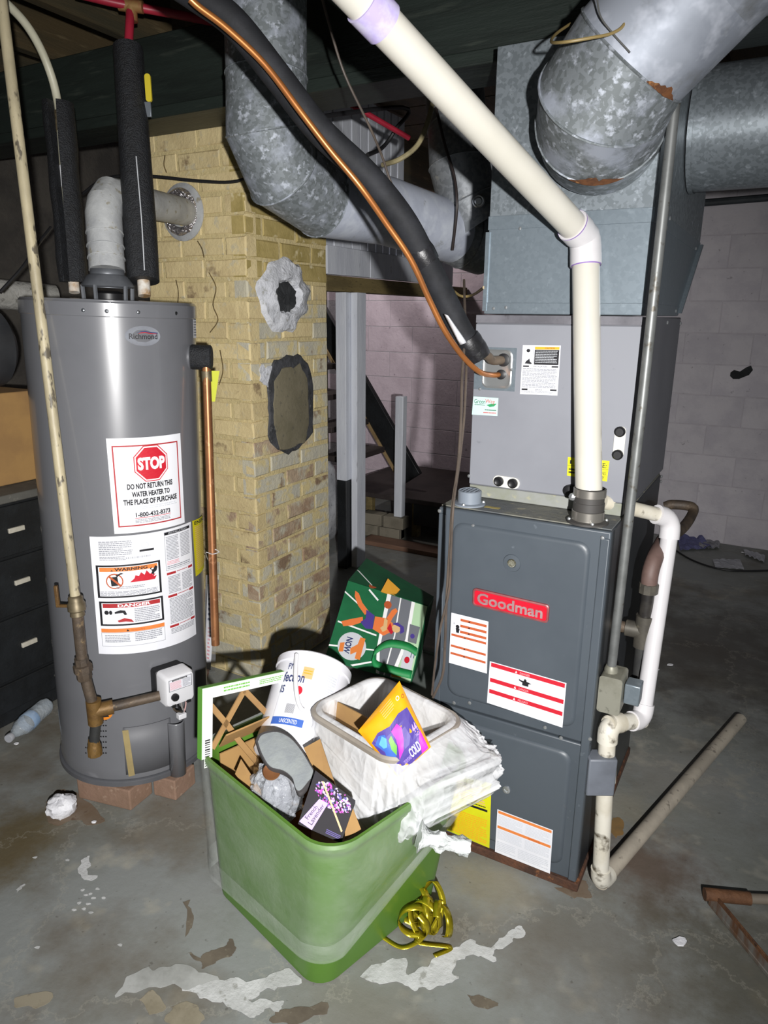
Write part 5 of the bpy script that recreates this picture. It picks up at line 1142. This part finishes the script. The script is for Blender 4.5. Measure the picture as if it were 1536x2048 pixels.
# air filter frame
ft = [PD(405, 1378, 1.755), PD(560, 1345, 1.925), PD(590, 1490, 2.08), PZ(428, 1512, .425)]
fx_ = (ft[1]-ft[0]).normalized(); fz_ = (ft[3]-ft[0]); fz_ = (fz_-fx_*fz_.dot(fx_)).normalized(); fn_ = fx_.cross(fz_); fn_ = fn_ if fn_.dot(CAM-ft[0]) > 0 else -fn_
ffr = Fr(ft[0], fx_, fz_, fn_); FWd, FHt = .36, .178
af = thing('air_filter', 'white framed furnace air filter with brown lattice standing in the green tub', 'air filter', ffr.p(0, FHt, 0))
fwm = mat('filter_card_white', 'e3e6e2', 'd9dcd8', sc=4, rough=.6)
for nm, a in (('frame_side', (0, .03, .0, FHt)), ('frame_side', (FWd-.03, FWd, 0, FHt+.09)), ('frame_top', (.03, FWd-.03, 0, .028)), ('frame_bottom', (.14, FWd, FHt+.09, FHt+.115))):
    MB().box(a[0], a[1], a[2], a[3], -.02, .0, ffr).build(nm, fwm, af, bevel=.001)
MB().box(-.0012, -.0002, .0, FHt, -.02, .0, ffr).build('green_edge', mat('filter_green', '5f9a3c', rough=.6), af, smooth=0)
MB().box(.0, FWd, -.0012, -.0002, -.02, .0, ffr).build('green_edge', MATS['filter_green'], af, smooth=0)
Sheet(af, 'frame_print', fwm, lambda s, t, off: ffr.p(.06+.2*s, .004+.02*t, off)).fine(0, .1, .4, .9, 2, 'lime', 3).fine(.55, .2, 1, .9, 3, 'lime', 4).done()
sh = Sheet(af, 'bar_code', fwm, lambda s, t, off: ffr.p(.006+.018*s, .13+.07*t, off))
for i in range(12): sh.rect(.1, i/12, .9, i/12+random.choice((.03, .05)), 'black')
sh.done()
latm = mat('lattice_card', 'a07d4f', '8f6e45', sc=9, rough=.8)
for x0, y0, x1, y1 in ((.03, .05, .075, .105), (.13, .03, .075, .105), (.075, .105, .035, .16), (.075, .105, .115, .16), (.13, .03, .215, .12), (.215, .12, .26, .16), (.215, .12, .3, .03), (.115, .16, .2, .265), (.26, .16, .2, .265)):
    p = ffr.p(x0, y0, -.01); q = ffr.p(x1, y1, -.01); d = (q-p).normalized(); w = d.cross(fn_)*.0075
    MB().hexa([p-w-fn_*.002, q-w-fn_*.002, q+w-fn_*.002, p+w-fn_*.002, p-w+fn_*.002, q-w+fn_*.002, q+w+fn_*.002, p+w+fn_*.002]).build('lattice_strip', latm, af, smooth=0)
# cardboard box
card = mat('cardboard', 'a5814f', '97754a', sc=5, rough=.8)
cb = thing('cardboard_box', 'open brown cardboard box sitting inside the green tub', 'box', TF.p(-.05, -.06, .1))
def wallq(pts, nm='panel', th=.004):
    P = [V(p) for p in pts]; n = (P[1]-P[0]).cross(P[3]-P[0]).normalized()*th; MB().hexa(P+[p+n for p in P]).build(nm, card, cb, smooth=0)
L0 = TF.p(-.225, -.19, 0); L1 = TF.p(.17, -.205, 0); L2 = TF.p(.16, .07, 0); L3 = TF.p(-.215, .06, 0); z0, z1 = .1, .425
up = lambda p, z: V((p.x, p.y, z))
for a, b, zt_ in ((L0, L1, .31), (L1, L2, .3), (L2, L3, z1), (L3, L0, z1-.02)): wallq((up(a, z0), up(b, z0), up(b, zt_), up(a, zt_)))
wallq((up(L0, z0), up(L1, z0), up(L2, z0), up(L3, z0)))
def flap(a, b, out, dz, w): wallq((up(a, z1), up(b, z1), up(b, z1)+out*w+V((0, 0, dz)), up(a, z1)+out*w+V((0, 0, dz))), 'flap')
flap(L3, L0, TX*.6, .05, .06); flap(L2, L3, TY*.25, .085, .06)
q = [PD(470, 1548, 1.76), PD(482, 1518, 1.78), PD(535, 1600, 1.70), PD(520, 1612, 1.69)]
wallq(q, 'flap')
q = [PD(607, 1496, 1.74), PD(640, 1478, 1.74), PD(672, 1575, 1.66), PD(652, 1590, 1.66)]
wallq(q, 'flap')
wallq([PD(690, 1600, 1.60), PD(704, 1612, 1.59), PD(722, 1658, 1.555), PD(690, 1678, 1.55)], 'flap')
# grey sole
ip = [(510, 1482), (520, 1467), (552, 1461), (581, 1474), (605, 1501), (624, 1532), (634, 1552), (622, 1568), (605, 1588), (594, 1586), (586, 1562), (566, 1545), (537, 1536), (519, 1508)]
so = thing('shoe_insole', 'grey felt shoe sole with dark edge lying in the cardboard box', 'insole', PD(570, 1560, 1.70))
P = [PD(x, y, 1.74-(y-1462)*.0011) for x, y in ip]; c = sum(P, V())/len(P); nrm = (P[3]-P[0]).cross(P[8]-P[0]).normalized(); nrm = nrm if nrm.dot(CAM-c) > 0 else -nrm
PS = [V(p) for p in spline(P+[P[0]], 4)[:-1]]
pl_ = lambda p, k, h: c+(p-c)*k+nrm*h
MB().loft([[pl_(p, k, h) for p in PS] for k, h in ((.97, -.012), (1.0, -.006), (1.0, .0), (.97, .004), (.9, .004))]).build('border', mat('sole_dark', '3f3c3d', rough=.8), so)
MB().loft([[pl_(p, k, h) for p in PS] for k, h in ((.91, .003), (.9, .006), (.85, .0065))]).build('pad', mat('sole_grey', '8b9090', '82878a', sc=30, rough=.9, bump=.2), so)
# lavender carton
def planar(q, px, py):                           # put the fourth corner on the plane of the other three
    nn = (q[1]-q[0]).cross(q[3]-q[0]); d = ray(px, py); q[2] = CAM+d*((q[0]-CAM).dot(nn)/d.dot(nn)); return q
lq = planar([PD(631, 1541, 1.60), PD(711, 1601, 1.575), None, PD(596, 1648, 1.55)], 682, 1686)
n = (lq[1]-lq[0]).cross(lq[3]-lq[0]).normalized(); n = n if n.dot(CAM-lq[0]) > 0 else -n
lv = thing('soap_carton', 'black carton with purple lavender flowers lying in the green tub', 'carton', lq[3])
ck = mat('carton_black', '17141a', '1d1a20', sc=6, rough=.65, spec=.3)
MB().hexa([p-n*.05 for p in lq]+lq).build('carton', ck, lv, bevel=.0015)
sh = Sheet(lv, 'front_print', ck, bil(*lq))
rr = random.Random(4)
for i in range(230):
    a = .12+.84*rr.random(); b = .03+.44*rr.random()
    if abs(a-.55)/.45+abs(b-.24)/.25 > 1.25: continue
    k = .02+.022*rr.random(); t = rr.random()*6; col = rr.choice(('lilac', 'magenta', 'purple', 'purple', 'lilac', 'white', 'magenta'))
    sh.mb(col, True).add([sh.map(a+k*math.cos(t+j*1.256)*(1 if j % 2 else .6), b+k*math.sin(t+j*1.256)*(1 if j % 2 else .6), .0012+.0004*(i % 4)) for j in range(5)], [(0, 1, 2, 3, 4)])
sh.poly([(.2, .1), (.24, .08), (.95, .75), (.93, .79)], 'tan', 6)
sh.fine(.62, .86, .95, .96, 3, 'purple', 3)
lab_ = [(.01, .95), (.27, .41), (.476, .40), (.324, 1.0)]
sh.poly(lab_, 'lilac', 5)
def lm(u, v): return tuple((lab_[0][k]*(1-u)+lab_[1][k]*u)*(1-v)+(lab_[3][k]*(1-u)+lab_[2][k]*u)*v for k in (0, 1))
for w_, (u0, v0, u1, v1) in (('French', (.2, .1, .72, .42)), ('Lavender', (.12, .5, .88, .85))):
    vs, fs = text_geo(w_, .005); m = sh.mb('black'); m.kind = 'lettering'
    m.add([sh.map(*lm(u0+(u1-u0)*x, v1+(v0-v1)*y), .0038) for x, y in vs], fs)
sh.done()
# bubble wrap and the little copper lid in it
bw = mat('bubble_wrap', 'c9cdd4', 'b4b8c0', sc=20, rough=.12, alpha=.42, bump=.8, bsc=60)
wf_ = Fr(PD(553, 1585, 1.72), TX, TY)
mbw = lump(wf_, .06, .06, .075, 9, .09, 18, 2.2)
bo_ = mbw.build('bubble_wrap', bw); tag(bo_, 'crumpled clear bubble wrap bundle in the cardboard box', 'bubble wrap')
core = lump(Fr(wf_.o-V((0, 0, .005)), TX, TY), .035, .035, .055, 12, .05, 10, 2.5).build('wrapped_jar', mat('jar_dark', '5b5c66', '8a8c94', sc=8, rough=.3)); tag(core, 'dark jar wrapped inside the bubble wrap', 'jar')
bb = MB(); rr = random.Random(2)
for i in range(150):
    v = mbw.v[rr.randrange(40, len(mbw.v)-40)]; bb.ball(v, .005, 6, (1, 1, 1))
o = bb.build('bubbles', bw, bo_, kind='stuff')
cl = frame_dir(PD(543, 1543, 1.66), (CAM-PD(543, 1543, 1.66))*.5+V((0, 0, .6)))
tag(MB().lathe([(.018, -.006), (.021, 0), (.019, .003), (.012, .001), (.002, .001)], cl, 24).build('jar_lid', copper), 'small copper jar lid beside the grey sole', 'lid')
# folded flyer seen through the film at the right of the tub
# gold ribbon
gold = mat('ribbon_gold', 'c2b22a', 'a0921c', sc=10, rough=.25, metal=.7)
rc = PZ(842, 1880, 0); gr_ = thing('gift_ribbon', 'curled shiny gold gift ribbon on the floor beside the green tub', 'ribbon', rc)
rr = random.Random(12)
def strip(pts, w, nrmf):
    P = spline(pts, 8); a = []; b = []
    for i, p in enumerate(P):
        d = (P[min(i+1, len(P)-1)]-P[max(i-1, 0)]).normalized(); s_ = nrmf(p, d); a.append(p+s_*w); b.append(p-s_*w)
    m = MB(); k = len(P); m.add(a+b, [(i, i+1, k+i+1, k+i) for i in range(k-1)]); return m
for k in range(7):
    c = rc+V((rr.uniform(-.035, .045), rr.uniform(-.02, .06), 0)); R_ = rr.uniform(.034, .05); ph0 = rr.random()*6; ax_ = V((rr.uniform(-1, 1), rr.uniform(-1, 1), rr.uniform(-.2, .2))).normalized()
    x_ = ax_.cross(V((0, 0, 1))).normalized(); y_ = ax_.cross(x_); nt_ = rr.uniform(4.5, 8)
    pts = [c+V((0, 0, R_+.01))+x_*R_*(1-.03*t)*math.cos(ph0+t)+y_*R_*(1-.03*t)*math.sin(ph0+t)+ax_*(.006*t-.02) for t in [i*nt_/10 for i in range(11)]]
    pts = [V((p.x, p.y, max(.007, p.z))) for p in pts]
    strip(pts, .0095, lambda p, d: ax_).build('curl', gold, gr_, solid=.0004, smooth=30)
for (a, b) in (((-.085, -.045), (-.03, -.05)), ((.05, -.03), (.075, .01))):
    strip([rc+V((a[0], a[1], .006)), rc+V((b[0], b[1], .008)), rc+V((.0, -.02, .012)), rc+V((.01, .01, .02))], .006, lambda p, d: V((0, 0, 1)).cross(d).normalized()).build('tail', gold, gr_, solid=.0005)
strip([rc+V((.02, .02, .02)), rc+V((.03, .06, .07)), rc+V((-.01, .09, .1)), rc+V((-.04, .07, .06)), rc+V((-.03, .04, .02))], .008, lambda p, d: _rt).build('curl', gold, gr_, solid=.0004, smooth=30)

# ------------------------------------------------------------------ grey tote and reusable shopping bag behind the tub
tt = thing('grey_tote', 'grey plastic tote standing behind the green tub under the shopping bag', 'tote', (-1.05, 1.95, 0))
gt = mat('tote_grey', '6a706c', '5f6562', sc=4, rough=.6)
MB().loft([[V((-1.06+x, 1.95+y, z)) for x, y in rrect(a, b, .03)] for a, b, z in ((.23, .17, 0), (.25, .19, .29))]).build('bin', gt, tt)
MB().loft([[V((-1.06+x, 1.95+y, z)) for x, y in rrect(a, b, .03)] for a, b, z in ((.265, .205, .285), (.27, .21, .295), (.27, .21, .315), (.262, .202, .325), (.24, .18, .325), (.235, .175, .318))]).build('lid', gt, tt)
bq = planar([PD(697, 1163, 2.62), PD(857, 1214, 2.52), None, PD(650, 1320, 2.43)], 822, 1370)
sb = thing('shopping_bag', 'green printed reusable shopping bag tipped over on the grey tote', 'bag', bq[3])
bgm = mat('bag_green', '1f6b43', '1b603c', sc=8, rough=.5)
bk = [PD(733, 1119, 2.78), PD(868, 1196, 2.68)]
n = (bq[1]-bq[0]).cross(bq[3]-bq[0]).normalized(); n = n if n.dot(CAM-bq[0]) > 0 else -n
bkb = [bk[0]+(bq[3]-bq[0]), bk[1]+(bq[2]-bq[1])]
MB().hexa([bq[3], bq[2], bkb[1], bkb[0], bq[0]*.999+bkb[0]*.001, bq[1], bk[1], bk[0]]).build('bag_body', bgm, sb, bevel=.004)
sh = Sheet(sb, 'front_print', bgm, bil(*bq), 'green sports pitch print with a player and round logo', thick=.006)
# white court lines, running track and town
sh.poly([(.52, -.0+.01), (.9, .01), (.99, .99), (.62, .99), (.545, .7), (.53, .4)], 'asphalt', 1)
sh.poly([(.82, .01), (.99, .01), (.99, .99), (.8, .99), (.86, .6)], 'mint', 2)
sh.poly([(.8, .01), (.84, .01), (.87, .5), (.8, .99), (.76, .99), (.83, .5)], 'white', 3)
sh.poly([(.5, .01), (.55, .01), (.56, .4), (.575, .7), (.64, .99), (.6, .99), (.54, .7), (.52, .4)], 'white', 3)
sh.poly([(.66, .01), (.675, .01), (.71, .5), (.7, .99), (.685, .99), (.695, .5)], 'white', 3)
for l in (((.0, .14), (.2, .24), (.2, .26), (.0, .16)), ((.28, .02), (.42, .12), (.41, .14), (.27, .04)), ((.02, .52), (.5, .55), (.5, .57), (.02, .54)), ((0, .82), (.52, .73), (.52, .745), (0, .84)), ((.3, .98), (.58, .84), (.58, .86), (.33, .99))): sh.poly(l, 'white', 2)
sh.poly([(.84, .3), (.96, .3), (.96, .52), (.86, .52)], 'asphalt', 4).poly([(.84, .62), (.97, .62), (.97, .88), (.85, .88)], 'lgrey', 4)
sh.disc(.9, .44, .025, .03, 'purple', 5).disc(.9, .74, .03, .04, 'red', 5).text('11', .93, .64, .97, .7, 'navy', .01, 5).poly([(.75, .93), (.84, .9), (.88, .96), (.78, .98)], 'gold', 4)
# player lying along the bag: legs, shorts, body, head, ball
sh.poly([(.12, .1), (.17, .12), (.24, .22), (.34, .3), (.31, .36), (.2, .27), (.13, .17)], 'skin', 4)
sh.poly([(.06, .52), (.16, .46), (.29, .39), (.31, .45), (.2, .53), (.1, .57)], 'skin', 4)
sh.poly([(.31, .29), (.42, .33), (.44, .5), (.36, .52), (.28, .46), (.33, .4)], 'purple', 5)
sh.poly([(.43, .34), (.56, .32), (.66, .36), (.66, .46), (.58, .54), (.44, .5)], 'skin', 5)
sh.poly([(.54, .32), (.58, .32), (.6, .46), (.56, .5), (.52, .46), (.55, .42)], 'tan', 6)
sh.poly([(.56, .33), (.6, .2), (.64, .16), (.67, .19), (.63, .3), (.62, .36)], 'skin', 6)
sh.disc(.7, .41, .05, .05, 'tan', 6).poly([(.64, .37), (.7, .33), (.78, .36), (.8, .42), (.76, .46), (.74, .38), (.68, .37)], 'purple', 7)
sh.disc(.54, .15, .045, .05, 'brown', 6).poly([(.62, .36), (.68, .46), (.66, .5), (.6, .44)], 'red', 6)
sh.disc(.26, .77, .165, .165, 'lgrey', 5, 32)
sh.poly([(.12, .77), (.17, .75), (.18, .86), (.13, .875)], 'orange', 7)
sh.poly([(.25, .8), (.32, .73), (.33, .64), (.39, .64), (.39, .9), (.33, .9), (.33, .82), (.27, .87)], 'orange', 7); sh.done()
cq = [(.235, .68), (.235, .9), (.175, .9), (.175, .68)]
nm_ = bil(*bq); vs, fs = text_geo('NOW', .03)
MB().add([nm_(.255-(y)*.075, .68+x*.19, .0105) for x, y in [(a, 1-b) for a, b in vs]], fs).build('lettering', ink('navy'), sh.o, smooth=0)
# side print, handles, yellow tag
sq = [bk[0], bk[1], bq[1], bq[0]]
sh = Sheet(sb, 'side_print', mat('bag_green_dark', '1c5a3a', '194f33', sc=8, rough=.5), bil(*[p+n*.003+V((0, 0, .003)) for p in sq]))
sh.poly([(.02, .1), (.3, .75), (.33, .75), (.06, .1)], 'white', 2).poly([(.0, .55), (.3, .95), (.32, .95), (.03, .55)], 'white', 2).poly([(.62, .1), (.9, .1), (.9, .9), (.62, .9)], 'asphalt', 1).poly([(.7, .1), (.73, .1), (.73, .9), (.7, .9)], 'white', 2).disc(.3, .9, .05, .15, 'brown', 3); sh.done()
hp_ = spline([nm_(.99, .62, .012), nm_(.86, .6, .02), nm_(.66, .66, .03), nm_(.54, .82, .03), nm_(.6, .93, .03), nm_(.78, .93, .025), nm_(.99, .9, .012)], 8)
wv = (bq[3]-bq[0]).normalized()*.016; k = len(hp_)
MB().add([p-wv*.9-n*.0 for p in hp_]+[p+wv*.9 for p in hp_], [(i, i+1, k+i+1, k+i) for i in range(k-1)]).build('handle', mat('strap_green', '1d8a4a', '19803f', sc=20, rough=.6), sb, solid=.002)
tgq = [PD(776, 1158, 2.60), PD(800, 1180, 2.58), PD(788, 1194, 2.56), PD(762, 1184, 2.57)]
MB().hexa(tgq+[p+n*.004 for p in tgq]).build('price_tag', mat('tag_gold', 'cf922a', rough=.6), sb, smooth=0)
# black crate behind the tub at the foot of the chimney

# ------------------------------------------------------------------ black chest, things on it
chx = -2.36
cs = thing('drawer_chest', 'black painted drawer chest with pale handles at the left edge', 'chest', (-2.65, 1.3, 0))
ctop = PX(30, 985, chx).z
box_obj('carcass', black_paint, cs, -2.95, chx-.004, .75, 1.78, 0, ctop-.03, bevel=.004)
box_obj('top', mat('chest_top_grey', '5b5a55', '4c4b47', '77756c', sc=6, rough=.8), cs, -2.98, chx+.012, .72, 1.8, ctop-.03, ctop, bevel=.004)
hz = [PX(31, 1057, chx).z, PX(43, 1160, chx).z, PX(57, 1283, chx).z]
edges = [ctop-.035, (hz[0]+hz[1])/2, (hz[1]+hz[2])/2, hz[2]-(hz[1]-hz[2])*.5, .05]
hm = mat('handle_cream', 'cfcabc', 'b9b4a6', sc=8, rough=.6)
for i in range(4):
    dw = box_obj('drawer', black_paint, cs, chx-.006, chx+.006, .78, 1.76, edges[i+1]+.006, edges[i]-.006, bevel=.003)
    if i < 3:
        a = PX((15, 28, 42)[i], (1060, 1164, 1288)[i], chx+.007); b = PX((47, 58, 72)[i], (1053, 1155, 1276)[i], chx+.007)
        MB().box(chx+.006, chx+.016, a.y, b.y, hz[i]-.009, hz[i]+.009).build('handle', hm, dw, bevel=.002)
tag(box_obj('moving_box', card, None, -2.9, -2.48, 1.15, 1.74, ctop+.001, ctop+.34, bevel=.004), 'tan cardboard box on the black drawer chest', 'box')
dz = ctop+.345
tk = MB().lathe([(.02, 0), (.12, .002), (.15, .03), (.15, .55), (.12, .578), (.02, .58)], frame_dir((-2.68, 1.16, dz+.15), (0, 1, 0)), 40).build('steel_drum', mat('drum_dark', '3a3c40', '2e3034', sc=5, rough=.5)); tag(tk, 'dark round drum lying on the tan cardboard box', 'drum')
tag(MB().tube(spline([V((-2.75, 1.15, dz+.35)), V((-2.72, 1.5, dz+.36)), V((-2.6, 1.95, dz+.33))], 4), .055, 16).build('wrapped_pipe', mat('pipe_wrap_white', 'a9a8a4', '8c8b86', '5c5a54', sc=7, rough=.9, bump=.6)), 'thick pipe in patchy white wrapping at the far left', 'pipe')
wire('black_cable', 'thin black cable slanting past the cream gas pipe at the far left', [PD(0, 585, 2.2), PD(45, 535, 2.25), PD(75, 490, 2.3), PD(102, 455, 2.35)], .006, MATS['cable_black'], 'cable')

# ------------------------------------------------------------------ plastic bottle
b0 = PZ(22, 1473, .034); b1 = PZ(92, 1412, .036); bd = (b1-b0); bl = .215; bfr2 = frame_dir(b0, bd)
bt_ = thing('water_bottle', 'crumpled clear water bottle lying by the black chest', 'bottle', V((b0.x, b0.y, 0)))
clr = mat('bottle_clear', 'd8e2ea', 'b8c4d0', sc=25, rough=.08, alpha=.38, bump=.9, bsc=30)
prof = [(.0125, .0), (.0125, .014), (.016, .02), (.031, .06), (.033, .08), (.031, .1), (.033, .12), (.0315, .15), (.033, .18), (.031, .2), (.026, .212), (.015, .208)]
rings = []
for r, z in prof:
    rings.append([bfr2.p(r*(1+.14*noise.noise(V((math.cos(t)*2, math.sin(t)*2, z*40))))*math.cos(t), r*(1+.14*noise.noise(V((math.cos(t)*2+5, math.sin(t)*2, z*40))))*math.sin(t), z) for t in [2*math.pi*i/24 for i in range(24)]])
MB().loft(rings).build('body', clr, bt_)
MB().lathe([(.0145, -.016), (.0155, -.014), (.0155, .0), (.0145, .002)], bfr2, 20).build('cap', mat('cap_grey', 'a8aab0', rough=.4), bt_)
MB().lathe([(.0338, .085), (.0345, .087), (.0345, .118), (.0338, .12)], bfr2, 28, caps=False).build('wrapper', mat('wrapper_blue', '8aa6c8', 'a8bcd4', sc=14, rough=.35), bt_)

# ------------------------------------------------------------------ litter on the floor
wad = lump(Fr(PZ(123, 1612, .028), _rt, _fh), .044, .04, .034, 31, .11, 14, 2.2)
wad.v = [V((p.x, p.y, max(.001, p.z))) for p in wad.v]
tag(wad.build('paper_wad', mat('paper_white', 'e4e4e8', 'd6d6dc', sc=20, rough=.8, bump=.4), smooth=40), 'crumpled white paper wad on the floor by the water heater', 'paper')
def flat(name, label, cat, pts, m, h=.002, group=None):
    P = [PZ(x, y, .0005) for x, y in pts]; return tag(MB().prism(P, (0, 0, h)).build(name, m, smooth=0), label, cat, group)
chip = MATS['paper_white']
for i, (x, y, s) in enumerate(((33, 1488, 5), (188, 1645, 4), (1360, 1884, 11), (1340, 1330, 8), (1313, 1340, 6), (1485, 1105, 6))):
    lab = ('small white flake below the clear bottle', 'white flake below the paper wad on the grey floor', 'white paper scrap alone on the floor at lower right', 'pale scrap lying right of the long drain drop', 'smaller pale scrap beside the drain drop', 'little pale scrap before the back wall')[i]
    c = PZ(x, y, .004); r = s*.0011
    pts = blob(c, _rt, _fh, r*1.4, r, 9, .3, i); tag(MB().prism(pts, (0, 0, .004)).build('paper_scrap', chip, smooth=0), lab, 'scrap')
dirtyp = mat('paper_dirty', '9a9aa0', '84848a', '5f5f66', sc=12, rough=.8)
def crumple(name, label, pts, m, amp=.02, seed=1):
    P = [PZ(x, y, .004) for x, y in pts]
    f = lambda u, v: (P[0]*(1-u)+P[1]*u)*(1-v)+(P[3]*(1-u)+P[2]*u)*v+V((0, 0, .004+amp*abs(noise.noise(V((u*4, v*3, seed))))))
    return tag(MB().grid(f, 12, 10).build(name, m, smooth=0, solid=.001), label, 'paper')
crumple('paper_sheet', 'crumpled bluish paper on the floor by the back wall', ((1352, 1068), (1395, 1068), (1425, 1098), (1360, 1102)), mat('paper_blue', '6a6c98', '585a86', sc=9, rough=.8), .05, 2)
crumple('paper_sheet', 'spotted white paper sheet behind the bluish paper', ((1398, 1075), (1440, 1080), (1438, 1098), (1395, 1098)), dirtyp, .03, 3)
crumple('paper_sheet', 'flat white folded paper near the floor cable', ((1425, 1120), (1480, 1120), (1488, 1140), (1430, 1136)), mat('paper_pale', 'b9bac0', 'a8a9b0', sc=6, rough=.8), .012, 4)
crumple('paper_sheet', 'pale crumpled paper lying right of the folded one', ((1487, 1100), (1530, 1112), (1528, 1126), (1490, 1112)), MATS['paper_pale'], .02, 5)
# rusty bracket at the right edge
rs = mat('rust_bracket', '563823', '6d4a30', '40291c', sc=18, rough=.8, bump=.4)
rbk_ = thing('rusty_pipe_frame', 'rusty metal pipe with a flat strip welded on at the lower right', 'scrap metal', PZ(1410, 1790, 0))
a = PZ(1409, 1788, .022); b = PZ(1500, 1797, .022); c = PZ(1640, 1803, .022)
MB().tube([a, b], .017, 16).build('rusty_sleeve', rs, rbk_); MB().tube([b, c], .013, 14).build('inner_pipe', mat('pipe_dirty_pale', '8d8478', '776e62', sc=8, rough=.6), rbk_)
a = PZ(1424, 1802, .012); b = PZ(1552, 1958, .012); d = (b-a).normalized(); w = V((0, 0, 1)).cross(d)
MB().box(-.012, .012, 0, (b-a).length, -.008, .004, Fr(a, w, d, V((0, 0, 1)))).build('strip', mat('steel_strip', '7d7a74', '6a4e3a', sc=6, rough=.5, metal=.3, stretch=(6, 1, 1)), rbk_, bevel=.002)
MB().box(.009, .013, 0, (b-a).length, -.011, .016, Fr(a, w, d, V((0, 0, 1)))).build('strip_flange', rs, rbk_, bevel=.001)

# ------------------------------------------------------------------ marks on the floor (paint, plaster, bare patches)
plaster = mat('floor_plaster_white', 'c3c4c4', 'b0b1b0', '9a9a96', sc=14, rough=.85, bump=.3)
plaster2 = mat('floor_plaster_thin', 'a9aaa8', '8f908d', '9c9d9a', sc=9, rough=.85)
bare = mat('floor_bare_brown', '6a6154', '5a5146', '7d7768', sc=14, rough=.9)
bare2 = mat('floor_bare_tan', '8f8775', '7c7462', '6a6358', sc=12, rough=.9)
rustst = mat('floor_rust_stain', '6b5a48', '75685a', '5d4a3a', sc=10, rough=.9)
def mark(name, pts, m, z=.0006, sm=5):
    P = spline([PZ(x, y, z) for x, y in pts+[pts[0]]], sm)[:-1]; r = random.Random(len(pts)+int(pts[0][0]))
    P = [p+V((.012*noise.noise(p*40)+r.uniform(-.002, .002), .012*noise.noise(p*40+V((7, 0, 0)))+r.uniform(-.002, .002), 0)) for p in P]
    return MB().prism(P, (0, 0, .0008)).build(name, m, fl_, smooth=0)
mark('plaster_patch', [(722, 1950), (745, 1935), (770, 1925), (800, 1915), (812, 1930), (822, 1948), (850, 1935), (868, 1918), (880, 1905), (910, 1895), (935, 1880), (960, 1890), (985, 1893), (1005, 1875), (1030, 1858), (1042, 1850), (1045, 1868), (1025, 1880), (1005, 1895), (985, 1905), (990, 1915), (985, 1925), (968, 1918), (940, 1912), (915, 1920), (905, 1940), (910, 1960), (880, 1975), (850, 1978), (825, 1982), (790, 1965), (750, 1968)], plaster, .0012)
mark('plaster_patch', [(442, 1962), (470, 1955), (510, 1960), (545, 1945), (575, 1940), (600, 1962), (572, 1972), (540, 1978), (515, 1988), (500, 1998), (540, 2000), (565, 2005), (560, 2018), (520, 2022), (505, 2035), (480, 2022), (450, 2012), (410, 1998), (385, 1985), (365, 1975), (400, 1968)], plaster, .0012)
mark('plaster_patch', [(250, 1960), (300, 1932), (310, 1940), (350, 1930), (400, 1940), (440, 1965), (400, 1985), (350, 1972), (300, 1975), (260, 1985), (230, 1990)], plaster2, .0008)
mark('bare_patch', [(378, 1905), (400, 1915), (420, 1902), (445, 1895), (455, 1880), (470, 1885), (472, 1900), (455, 1915), (430, 1922), (412, 1935), (400, 1928), (385, 1918)], bare)
mark('bare_patch', [(935, 1985), (960, 1990), (985, 2000), (990, 2012), (965, 2015), (945, 2005)], bare)
mark('bare_patch', [(340, 2010), (380, 2000), (405, 2030), (395, 2060), (350, 2060), (335, 2040)], bare2)
mark('bare_patch', [(280, 1990), (310, 1985), (325, 2015), (305, 2030), (285, 2015)], bare2)
mark('bare_patch', [(30, 1995), (90, 1985), (105, 2000), (70, 2015), (35, 2012)], bare2)
mark('bare_patch', [(550, 2020), (600, 2015), (640, 2005), (660, 2015), (630, 2035), (580, 2050), (540, 2048)], bare)
mark('bare_patch', [(374, 1805), (382, 1800), (384, 1830), (378, 1870), (372, 1865)], bare)
mark('plaster_chip', [(155, 1738), (170, 1718), (182, 1712), (180, 1730), (172, 1742), (190, 1755), (180, 1760), (165, 1752)], plaster)
mark('plaster_chip', [(28, 1782), (45, 1768), (48, 1771), (32, 1785)], plaster)
for i, (x, y) in enumerate(((165, 1780), (172, 1790), (180, 1788), (187, 1796), (176, 1808), (168, 1818), (158, 1806), (148, 1820), (182, 1825), (195, 1778), (207, 1796), (135, 1720), (240, 1890), (75, 1895), (70, 1715))): 
    c = PZ(x, y, .0008); MB().prism(blob(c, _rt, _fh, .006, .004, 8, .3, i), (0, 0, .0008)).build('paint_drip', plaster, fl_, smooth=0)
mark('rust_stain', [(95, 1600), (120, 1580), (160, 1590), (205, 1640), (180, 1650), (150, 1640), (110, 1650), (92, 1625)], rustst, .0004)
mark('rust_stain', [(1110, 1775), (1150, 1795), (1180, 1792), (1175, 1770), (1160, 1760)], rustst, .0004)
mark('rust_stain', [(1222, 1640), (1240, 1635), (1246, 1660), (1235, 1675), (1222, 1668)], mat('floor_orange_stain', '8a6a3c', '77603c', sc=12, rough=.9), .0004)
